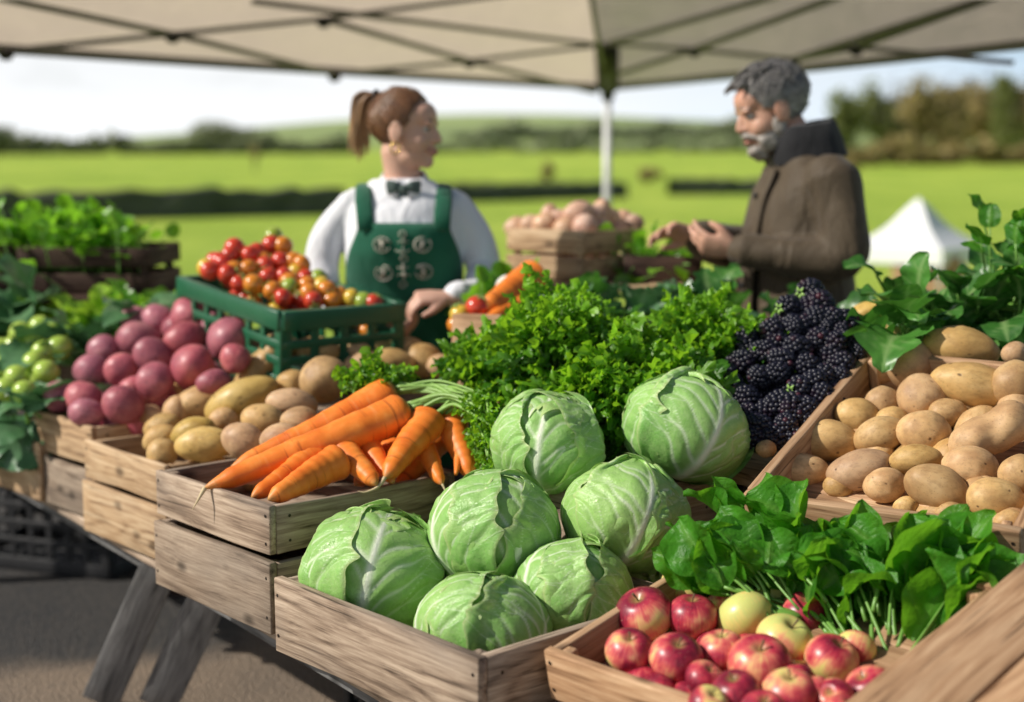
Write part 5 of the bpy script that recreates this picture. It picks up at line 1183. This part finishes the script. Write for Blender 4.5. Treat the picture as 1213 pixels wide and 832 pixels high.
# ------------------------------------------------------------------ people
def head_parts(G,hc,f,pitch=0.0,s=1.0,man=False):
    f=norm([f[0],f[1],0]); B=basis(f,(0,0,1)); B=B@roty(pitch); hc=np.asarray(hc,float)
    pt=lambda a,b,c: hc+B@(np.array([a,b,c])*s)
    E=lambda c,r,nu=24,nv=16: add_ell(G,pt(*c),np.array(r)*s,B,nu,nv)
    E((-.012,0,.028),(.092,.074,.082),32,22); E((.026,0,-.028),(.064,.061,.076)); E((.024,0,-.078),(.056,.052 if not man else .057,.038)); E((.066,0,-.094),(.022,.026,.020))
    E((.045,0,.035),(.050,.058,.045))
    for sg in (-1,1):
        E((.048,sg*.036,-.038),(.032,.026,.030)); E((.079,sg*.026,.014),(.014,.026,.009)); E((-.006,sg*.073,-.014),(.019,.009,.031)); E((-.002,sg*.077,-.012),(.022,.004,.034)); E((.092,sg*.011,-.034),(.010,.008,.008))
    limb(G,[pt(.082,0,.010),pt(.094,0,-.012),pt(.101,0,-.030)],[.0085*s,.010*s,.0125*s],seg=10)
    E((.085,0,-.060),(.013,.024,.0065)); E((.083,0,-.072),(.012,.020,.0065))
    return B,pt
def face_children(root,B,pt,s,man=False):
    for sg in (-1,1):
        G=Geo(); add_ell(G,pt(.071,sg*.031,-.003),np.array((.0115,.0120,.0095))*s,B,16,12); e=G.build('eye',M['eyew'],root)
        G=Geo(); add_ell(G,pt(.080,sg*.032,-.003),np.array((.0045,.006,.006))*s,B,12,8); G.build('iris',M['iris'],e)
        G=Geo(); limb(G,[pt(.086,sg*.010,.018),pt(.089,sg*.028,.024),pt(.074,sg*.050,.018)],[.003*s,.004*s,.002*s],seg=6); G.build('eyebrow',M['hair_grey' if man else 'hair'],root)
    G=Geo()
    for z,r in ((-.061,.0065),(-.071,.0072)): limb(G,[pt(.072,-.031,z+.011),pt(.091,-.012,z+.001),pt(.0955,0,z),pt(.091,.012,z+.001),pt(.072,.031,z+.011)],np.array([.002,r*.8,r*.8,r*.8,.002])*s,seg=8)
    G.build('lips',M['lip'],root)
def hand(G,w,d,n,ts,s=1.0,curl=.5,spread=.08,fan=(1,1.05,1.1,1.2)):
    d=norm(d); n=norm(np.asarray(n,float)-d*np.dot(n,d)); side=np.cross(n,d)*ts; w=np.asarray(w,float)
    limb(G,[w-d*.03*s,w,w+d*.045*s,w+d*.083*s],np.array([.027,.027,.037,.037])*s,np.array([.020,.018,.017,.012])*s,seg=14,up=n)
    for i in range(4):
        b=w+d*(.076+(-.002,.004,0,-.010)[i])*s+side*(.0275,.0092,-.0092,-.0265)[i]*s; L=(.070,.078,.072,.056)[i]*s; a=0.12; p=[b]; 
        dd0=norm(d+side*(1.5-i)*spread)
        for fr in (.45,.31,.24):
            a+=curl*fan[i]*(.9 if fr>.4 else 1.0); p.append(p[-1]+(dd0*math.cos(a)+n*math.sin(a))*L*fr)
        limb(G,p,np.array([.0092,.0086,.0080,.0068])*s,seg=10,sub=4)
    b=w+d*.022*s+side*.026*s+n*.006*s; t1=norm(d*.72+side*.62+n*.30); t2=norm(d*.9+side*.12+n*.42)
    limb(G,[b-t1*.012*s,b+t1*.034*s,b+t1*.034*s+t2*.030*s],np.array([.015,.0115,.0085])*s,seg=10,sub=4)
def sections(G,S,seg=40,p=2.3,mat=0,data=None):
    S=np.array(S,float); z=np.linspace(S[0,0],S[-1,0],46); I=[np.interp(z,S[:,0],S[:,k]) for k in range(1,4)]
    for k in range(3):
        for _ in range(3): I[k][1:-1]=(I[k][:-2]+2*I[k][1:-1]+I[k][2:])/4
    a=np.arange(seg)*2*PI/seg; c,s=np.cos(a),np.sin(a); cx=np.sign(c)*np.abs(c)**(2/p); sy=np.sign(s)*np.abs(s)**(2/p); V=[]
    for zz,rx,ry,cy in zip(z,*I): V.append(np.column_stack([cx*rx,sy*ry+cy,np.full(seg,zz)]))
    n=len(z); V=np.concatenate(V+[[[0,I[2][0],z[0]],[0,I[2][-1],z[-1]]]]); Q=[[i*seg+j,i*seg+(j+1)%seg,(i+1)*seg+(j+1)%seg,(i+1)*seg+j] for i in range(n-1) for j in range(seg)]
    T=[[n*seg,(j+1)%seg,j] for j in range(seg)]+[[n*seg+1,(n-1)*seg+j,(n-1)*seg+(j+1)%seg] for j in range(seg)]
    G.add(V,Q,T,mat,data)
def sec_at(S,z): S=np.array(S,float); return [np.interp(z,S[:,0],S[:,k]) for k in range(1,4)]
def wrap_panel(S,z0,z1,th,off,nz_=30,na=24,p=2.3,centre=0.0):
    V=[]
    for i in range(nz_+1):
        z=z0+(z1-z0)*i/nz_; rx,ry,cy=sec_at(S,z); tm=th(z)
        for j in range(na+1):
            a=-PI/2+centre+(-tm+2*tm*j/na); c,s=math.cos(a),math.sin(a); V.append([np.sign(c)*abs(c)**(2/p)*(rx+off),np.sign(s)*abs(s)**(2/p)*(ry+off)+cy,z])
    k=na+1; return np.array(V),[[i*k+j,i*k+j+1,(i+1)*k+j+1,(i+1)*k+j] for i in range(nz_) for j in range(na)]
def rumple(o,amp,freq,seed,stretch=(1,1,1)):
    me=o.data; n=len(me.vertices); co=np.zeros(n*3,np.float32); me.vertices.foreach_get("co",co); co=co.reshape(-1,3); nr=np.zeros(n*3,np.float32); me.vertices.foreach_get("normal",nr); nr=nr.reshape(-1,3)
    d=nz(co*np.array(stretch),seed,freq)*.7+nz(co*np.array(stretch)[::-1],seed+3,freq*2.1)*.4; d=np.sign(d)*np.abs(d)**.8
    me.vertices.foreach_set("co",(co+nr*(d*amp)[:,None]).astype(np.float32).ravel()); me.update()
def hair_shell(name,mat,root,B,pt,hc,s,c,r,keep,q,extra=None,seed=0):
    V,Q,T=sph(72,48); L=V*np.array(r)+np.array(c); ok=keep(L); 
    qd=norm(np.array(q)-np.array(c)); U=norm(L-np.array(c)) if False else (L-np.array(c))/np.linalg.norm(L-np.array(c),axis=1)[:,None]; th=np.arccos(np.clip(U@qd,-1,1)); Bq=basis(qd,(0,1,0)); ph=np.arctan2(U@Bq[:,2],U@Bq[:,1])
    L=L*(1+.006*np.sin(ph*23+2*np.sin(ph*5))*np.clip(th,0,1))[:,None]+.0
    W=np.array([pt(*p) for p in L]); keepf=lambda F: np.array([f for f in F if ok[f].all()],int)
    G=Geo(); D=np.zeros((len(W),4)); D[:,0]=0 if extra is None else extra(L)
    G.add(W,keepf(Q),keepf(T),0,D,np.column_stack([th*.1,np.cos(ph)*.1,np.sin(ph)*.1])); 
    o=G.build(name,mat,root); m=o.modifiers.new("solid",'SOLIDIFY'); m.thickness=.008*s; m.offset=-1; return o

def strands(name,mat,root,pt,s,c,r,th0,n,seed,keepf,lift=.012,rad=.0011,flow=None):
    rg=np.random.default_rng(seed); G=Geo(); k=0
    while k<n:
        d=rg.normal(size=3); d/=np.linalg.norm(d); p=np.array(c)+d*np.array(r)
        if not keepf(p): continue
        q=np.array(flow)-p if flow is not None else rg.normal(size=3); q-=d*np.dot(q,d); q=norm(q+rg.normal(size=3)*.25); L=rg.uniform(.03,.06)
        pts=[]
        for u in np.linspace(0,1,7):
            v=norm((p-np.array(c))/np.array(r)+q*L*u/np.mean(r)); pts.append(pt(*(np.array(c)+v*np.array(r)*(1.0+lift/np.mean(r)*u*rg.uniform(.2,1.0)))))
        n0=len(G.V); tube(G,pts,np.linspace(rad*1.3,rad*.4,7)*s,4,data=[rg.random()*.6,0,0,0]); k+=1
    G.build(name,mat,root)
# ---- woman
WX,WY=-.315,4.2
SW=[(.70,.195,.135,.0),(.86,.190,.135,0),(.98,.160,.122,-.005),(1.05,.160,.125,-.01),(1.14,.168,.138,-.018),(1.20,.170,.134,-.012),(1.27,.160,.105,.0),(1.315,.122,.082,.012),(1.345,.085,.066,.012)]
G=Geo(); hcw=np.array([.005,-.012,1.492])
Bw,ptw=head_parts(G,hcw,(.95,-.31),.02,1.0)
limb(G,[ptw(-.022,0,-.06),[-.004,.005,1.36],[0,.012,1.31]],[.050,.052,.062],seg=20)
sections(G,[(z,a-.02,b-.02,c) for z,a,b,c in SW])
armL=[(.140,.01,1.272),(.212,-.005,1.165),(.236,-.03,1.075),(.195,-.135,1.035),(.135,-.205,1.022)]
armR=[(-.145,.01,1.272),(-.222,.0,1.175),(-.246,-.02,1.085),(-.20,-.13,.98),(-.095,-.205,.93)]
for A in (armL,armR): limb(G,A,[.045,.042,.036,.032,.024],seg=16)
hand(G,(.118,-.214,1.020),(-1,-.22,.02),(-.05,.45,-1),-1,.98,.62)
hand(G,(-.080,-.215,.925),(1,-.06,-.05),(-.05,.55,.9),-1,.98,.6)
for sx in (-1,1): limb(G,[(sx*.09,0,.82),(sx*.095,-.01,.46),(sx*.095,.01,.08),(sx*.10,-.10,.03)],[.085,.058,.042,.035],seg=16)
wo=remesh('person',G,M['skin'],.0048,3); wo.location=(WX,WY,0); wo.rotation_euler=(0,0,math.radians(4)); tag(wo,'woman with ponytail, white shirt and green apron, smiling to one side behind the stall','person','people at the stall')
face_children(wo,Bw,ptw,1.0)
qf=(-.088,0,.082)
hair_shell('hair',M['hair'],wo,Bw,ptw,hcw,1.0,(-.013,0,.027),(.098,.0795,.089),lambda L:~(((L[:,0]>.040+.40*np.clip(L[:,2]-.03,0,1)+.10*np.clip(.03-L[:,2],0,1)*-3)&(L[:,2]<.088))|((L[:,2]<.002)&(L[:,0]>-.022))|(L[:,2]<-.058)),qf)
strands('loose_hair',M['hair'],wo,ptw,1.0,(-.013,0,.027),(.099,.0805,.090),0,150,3,lambda p:(p[2]>-.05) and not((p[0]>.035+.35*max(0,p[2]-.03)) and p[2]<.088) and not(p[2]<.002 and p[0]>-.022),.008,.0010,qf)
G=Geo(); pp=np.array([ptw(-.070,0,.080),ptw(-.105,0,.098),ptw(-.128,.0,.080),ptw(-.138,.0,.03),ptw(-.142,.0,-.03),ptw(-.138,.0,-.09)]); t_=np.linspace(0,5,30); P=np.stack([np.interp(t_,range(6),pp[:,k]) for k in range(3)],1)
for _ in range(6): P[1:-1]=(P[:-2]+2*P[1:-1]+P[2:])/4
rg=np.random.default_rng(5)
for k in range(60):
    o_=rg.normal(size=3)*np.array([.009,.011,.004]); w_=np.interp(t_,[0,.8,2,4,5],[.45,.6,1.15,1.2,.9])[:,None]; ln=30-int(rg.integers(6)); n0=len(G.V)
    Pk=(P+o_*w_+np.outer(np.linspace(0,1,30)**2,rg.normal(size=3)*.012))[:ln]; rk=np.interp(np.linspace(0,1,ln),[0,.15,.6,1],[.0045,.0058,.0052,.0008])
    tube(G,Pk,rk,7,data=np.column_stack([np.clip(np.linspace(-.1,1,ln),0,1)*.9,np.zeros((ln,3))])); G.grain[-1]=np.column_stack([np.repeat(np.arange(ln),7).tolist()+[0,ln],np.tile(np.arange(7),ln).tolist()+[0,0],np.full(len(G.V[-1]),k)])*[.006,.004,.03]
G.build('ponytail',M['hair'],wo)
G=Geo(); tube(G,[ptw(-.088+.0*k,.017*math.cos(k*PI/6),.088+.017*math.sin(k*PI/6)) for k in range(13)],.006,8,cap=False); G.build('hair_band',M['collar'],wo)
G=Geo(); c=ptw(-.002,-.080,-.058); tube(G,[c+np.array([.013*math.sin(k*PI/6),0,.016*math.cos(k*PI/6)]) for k in range(13)],.0028,8,cap=False); G.build('earring',M['gold'],wo)
G=Geo(); SS=[(z,a+.004,b+.004,c) for z,a,b,c in SW if z>.8]; sections(G,SS)
for A in (armL,armR): 
    A=[np.array(p,float) for p in A]; A[-1]=A[-1]+(A[-2]-A[-1])*.12; limb(G,A,[.052,.049,.045,.039,.035],seg=20)
    limb(G,[A[-1]+(A[-2]-A[-1])*.28,A[-1]],[.040,.037],seg=20)
s_=remesh('shirt',G,M['shirt'],.006,4,wo); rumple(s_,.0085,26,5,(1,1,.5))
G=Geo()
for sg in (-1,1):
    V=[];n=10
    for i in range(n+1):
        a=PI/2-sg*PI*(i/n)*.96; b=[math.cos(a),math.sin(a)]
        dr=.052*smooth01((i/n-.72)/.28)
        q_=.018*b[1]+.004; V+=[[b[0]*.058,b[1]*.060+.002,1.352+q_],[b[0]*.064,b[1]*.067+.002,1.355+q_],[b[0]*(.080+dr*.8),b[1]*(.084+dr*.35)+.004,1.322+q_*.5-dr*.5]]
    G.add(V,[[i*3+j,i*3+j+1,(i+1)*3+j+1,(i+1)*3+j] for i in range(n) for j in range(2)])
o=G.build('collar',M['shirt'],wo); o.modifiers.new("s",'SOLIDIFY').thickness=.004
G=Geo(); rx,ry,cy=sec_at(SW,1.31); by=-.083
for sg in (-1,1):
    limb(G,[(sg*.006,by,1.322),(sg*.026,by-.004,1.326),(sg*.046,by+.002,1.324)],[.010,.017,.021],[.006,.007,.004],seg=12,up=(0,-1,0))
    limb(G,[(sg*.006,by,1.312),(sg*.018,by-.004,1.285),(sg*.026,by-.012,1.262)],[.008,.014,.017],[.004,.004,.002],seg=12,up=(0,-1,0))
add_ell(G,(0,by-.007,1.320),(.011,.009,.012)); G.build('bow_tie',M['bow'],wo)
# apron
bib=lambda z: np.interp(z,[.55,.9,1.04,1.12,1.19,1.225],[1.75,1.65,1.45,1.12,.80,.72])
V,Q=wrap_panel(SW,.52,1.225,bib,.013,44,40); V[:,1]-=.006*np.sin(V[:,0]*38+V[:,2]*3)*np.clip((1.0-V[:,2])/.15,0,1)*np.sign(-V[:,1]); G=Geo(); G.add(V,Q)
ap_=G.build('apron',M['apron'],wo); ap_.modifiers.new("s",'SOLIDIFY').thickness=.004
for sg in (-1,1):
    G=Geo(); x=sg*.108; f=lambda z,xx: sec_at(SW,z)[2]-(sec_at(SW,z)[1]+.016)*(1-(abs(xx)/(sec_at(SW,z)[0]+.016))**2.3)**(1/2.3)
    tube(G,[(x*.98,f(1.20,x),1.205),(x*1.02,f(1.245,x),1.25),(x*1.06,f(1.285,x)-.006,1.285),(x*1.06,-.045,1.318),(x*1.05,.01,1.331),(x*1.0,.075,1.305),(x*.8,.125,1.22)],.024,8,flat=.004,up=(0,-1,.3)); G.build('strap',M['apron'],wo)
def front(x,z,off=.0185): rx,ry,cy=sec_at(SW,z); return np.array([x,cy-(ry+off)*(1-min(.98,abs(x)/(rx+off))**2.3)**(1/2.3),z])
def emblem(pts_list,r=.0032):
    G=Geo()
    for pts in pts_list: tube(G,[front(x,z) for x,z in pts],r,6,flat=r*.3)
    e=G.build('emblem',M['emblem'],wo)
for (x,z,k) in ((-.062,1.165,0),(.052,1.165,1),(-.058,1.085,2),(.055,1.088,3)):
    L=[[(x+.024*math.cos(a),z+.021*math.sin(a)) for a in np.linspace(.3+k,5.9+k,14)],[(x-.014,z-.010),(x,z+.002),(x+.014,z+.012)],[(x-.012,z+.010),(x,z+.002),(x+.010,z-.012)],[(x-.004,z-.016),(x,z+.002),(x-.004,z+.016)]]
    emblem(L,.0042)
for i,z in enumerate((1.195,1.172,1.150,1.126,1.102,1.078,1.052)):
    w_=.010+.005*(i%3); x=-.004+.003*(i%2); L=[[(x-w_,z),(x,z+.006*(1 if i%2 else -1)),(x+w_,z)],[(x,z-.009),(x,z+.009)]] if i%3 else [[(x+w_*math.cos(a),z+.009*math.sin(a)) for a in np.linspace(0,6.28,9)]]
    emblem(L,.0034)
G=Geo()
for sx in (-1,1): limb(G,[(sx*.09,0,.86),(sx*.095,-.01,.46),(sx*.095,.01,.09)],[.10,.075,.065],seg=18)
G.build('trousers',M['trousers'],wo)
for sx in (-1,1): G=Geo(); limb(G,[(sx*.10,.03,.035),(sx*.10,-.06,.035),(sx*.10,-.14,.025)],[.040,.042,.032],[.034,.032,.022],seg=14); G.build('shoe',M['leather'],wo)

# ---- man, seen from his left
MX,MY=.838,4.2
SMn=[(.60,.235,.165,.0),(.85,.230,.160,.0),(1.05,.220,.152,.0),(1.20,.215,.145,.004),(1.30,.208,.130,.012),(1.365,.180,.108,.022),(1.415,.125,.098,.024),(1.445,.080,.078,.01)]
G=Geo(); hcm=np.array([0,-.092,1.552]); Bm,ptm=head_parts(G,hcm,(.02,-1),.33,1.06,True)
limb(G,[ptm(-.022,0,-.06),[0,-.03,1.44],[0,.01,1.37]],[.058,.062,.072],seg=20)
sections(G,[(z,a-.035,b-.035,c) for z,a,b,c in SMn])
aL=[(.195,.03,1.345),(.240,.050,1.225),(.250,.050,1.135),(.205,-.07,1.130),(.140,-.20,1.145)]
aR=[(-.195,.02,1.345),(-.255,.0,1.22),(-.255,-.04,1.12),(-.17,-.17,1.14),(-.060,-.275,1.170)]
for A in (aL,aR): limb(G,A,[.055,.050,.044,.038,.030],seg=16)
hand(G,(.128,-.222,1.150),(-.30,-1,.16),(-.75,.1,.55),1,1.08,.42,.10)
hand(G,(-.048,-.292,1.176),(.12,-1,.30),(.55,-.05,-.75),1,1.08,.38,.12)
for sx in (-1,1): limb(G,[(sx*.10,0,.84),(sx*.11,-.01,.46),(sx*.11,.01,.08),(sx*.12,-.12,.03)],[.095,.065,.048,.04],seg=16)
mo=remesh('person',G,M['skin_man'],.0048,3); mo.location=(MX,MY,0); mo.rotation_euler=(0,0,math.radians(-84)); tag(mo,'grey haired bearded man in a dark olive coat, looking down at his hands','person','people at the stall')
face_children(mo,Bm,ptm,1.06,True)
hair_shell('hair',M['hair_grey'],mo,Bm,ptm,hcm,1.06,(-.014,0,.030),(.100,.081,.092),lambda L:~(((L[:,0]>.062+.35*np.clip(L[:,2]-.04,0,1)-.5*np.clip(.045-L[:,2],0,1))&(L[:,2]<.092))|((L[:,2]<.004)&(L[:,0]>-.016))|(L[:,2]<-.060)),(.03,0,.12),lambda L:np.clip(.75-(L[:,2]+.0)/.06,0,1)*.85)
G=Geo()
for i in range(40):
    rr=np.random.default_rng(i); y=rr.uniform(-.055,.055); a=rr.uniform(-.04,.065); b=[ptm(a,y,.108-.9*abs(y)**1.3-.4*max(0,a)),ptm(a+.020,y*1.05,.128-.9*abs(y)**1.3-.5*max(0,a)),ptm(a+.044,y*1.1,.122-1.0*abs(y)**1.3-.6*max(0,a))]
    limb(G,b,[.004,.007,.002],seg=6,sub=3)
G.build('fringe',M['hair_grey'],mo)
strands('loose_hair',M['hair_grey'],mo,ptm,1.06,(-.014,0,.030),(.101,.082,.093),0,260,4,lambda p:(p[2]>-.05) and not((p[0]>.055+.35*max(0,p[2]-.04)) and p[2]<.09) and not(p[2]<.004 and p[0]>-.016),.008,.0012,(-.10,0,-.02))
G=Geo()
for c,r in (((.072,0,-.098),(.026,.031,.024)),((.040,.040,-.078),(.034,.022,.034)),((.040,-.040,-.078),(.034,.022,.034)),((.010,.056,-.050),(.020,.012,.036)),((.010,-.056,-.050),(.020,.012,.036)),((.060,0,-.115),(.026,.028,.020))): add_ell(G,ptm(*c),np.array(r)*1.06,Bm,18,12)
limb(G,[ptm(.072,-.034,-.062),ptm(.094,-.014,-.050),ptm(.097,0,-.048),ptm(.094,.014,-.050),ptm(.072,.034,-.062)],[.006,.009,.008,.009,.006],seg=8)
be=remesh('beard',G,M['beard'],.004,2,mo); rumple(be,.003,140,3)
G=Geo(); sections(G,SMn)
for A in (aL,aR):
    A=[np.array(p,float) for p in A]; limb(G,A,[.080,.073,.068,.058,.050],seg=22)
ct=remesh('coat',G,M['coat'],.0065,4,mo); rumple(ct,.013,15,8,(1,1,.7))
G=Geo()   # standing collar, open in front
V=[];n=26
for i in range(n+1):
    a=PI/2+(i/n*2-1)*2.72; c_,s_=math.cos(a),math.sin(a); lean=.02*(1 if s_>0 else 0)
    for (r,z,dy) in ((.104,1.385,.02),(.098,1.43,.008),(.094,1.475,-.004),(.098,1.505,-.008),(.108,1.498,-.006),(.118,1.45,.006),(.128,1.40,.02)):
        zz=z+.018*s_-(.05 if s_<-.6 else 0)*(z>1.44)*abs(s_+.6)/.4; V.append([c_*r*1.0,s_*r*.92+dy,zz])
G.add(V,[[i*7+j,i*7+j+1,(i+1)*7+j+1,(i+1)*7+j] for i in range(n) for j in range(6)]); o=G.build('collar',M['collar'],mo); rumple(o,.004,40,2)
V,Q=wrap_panel(SMn,.62,1.38,lambda z:.24,.020,40,8,centre=.10); G=Geo(); G.add(V,Q); o=G.build('front_flap',M['coat'],mo); o.modifiers.new("s",'SOLIDIFY').thickness=.006
for z in (1.30,1.17,1.04,.91):
    rx,ry,cy=sec_at(SMn,z); G=Geo(); add_ell(G,(.03,cy-ry-.025,z),(.011,.004,.011),None,12,8); G.build('button',M['black'],mo)
G=Geo(); V,Q=wrap_panel(SMn,.86,1.0,lambda z:.42,.024,6,10,centre=1.0); G.add(V,Q); o=G.build('pocket',M['coat'],mo); o.modifiers.new("s",'SOLIDIFY').thickness=.008
G=Geo()
for sx in (-1,1): limb(G,[(sx*.10,0,.88),(sx*.11,-.01,.46),(sx*.11,.01,.09)],[.115,.085,.072],seg=18)
G.build('trousers',M['trousers'],mo)
for sx in (-1,1): G=Geo(); limb(G,[(sx*.115,.03,.04),(sx*.115,-.07,.04),(sx*.115,-.16,.028)],[.044,.046,.036],[.038,.036,.026],seg=14); G.build('shoe',M['leather'],mo)
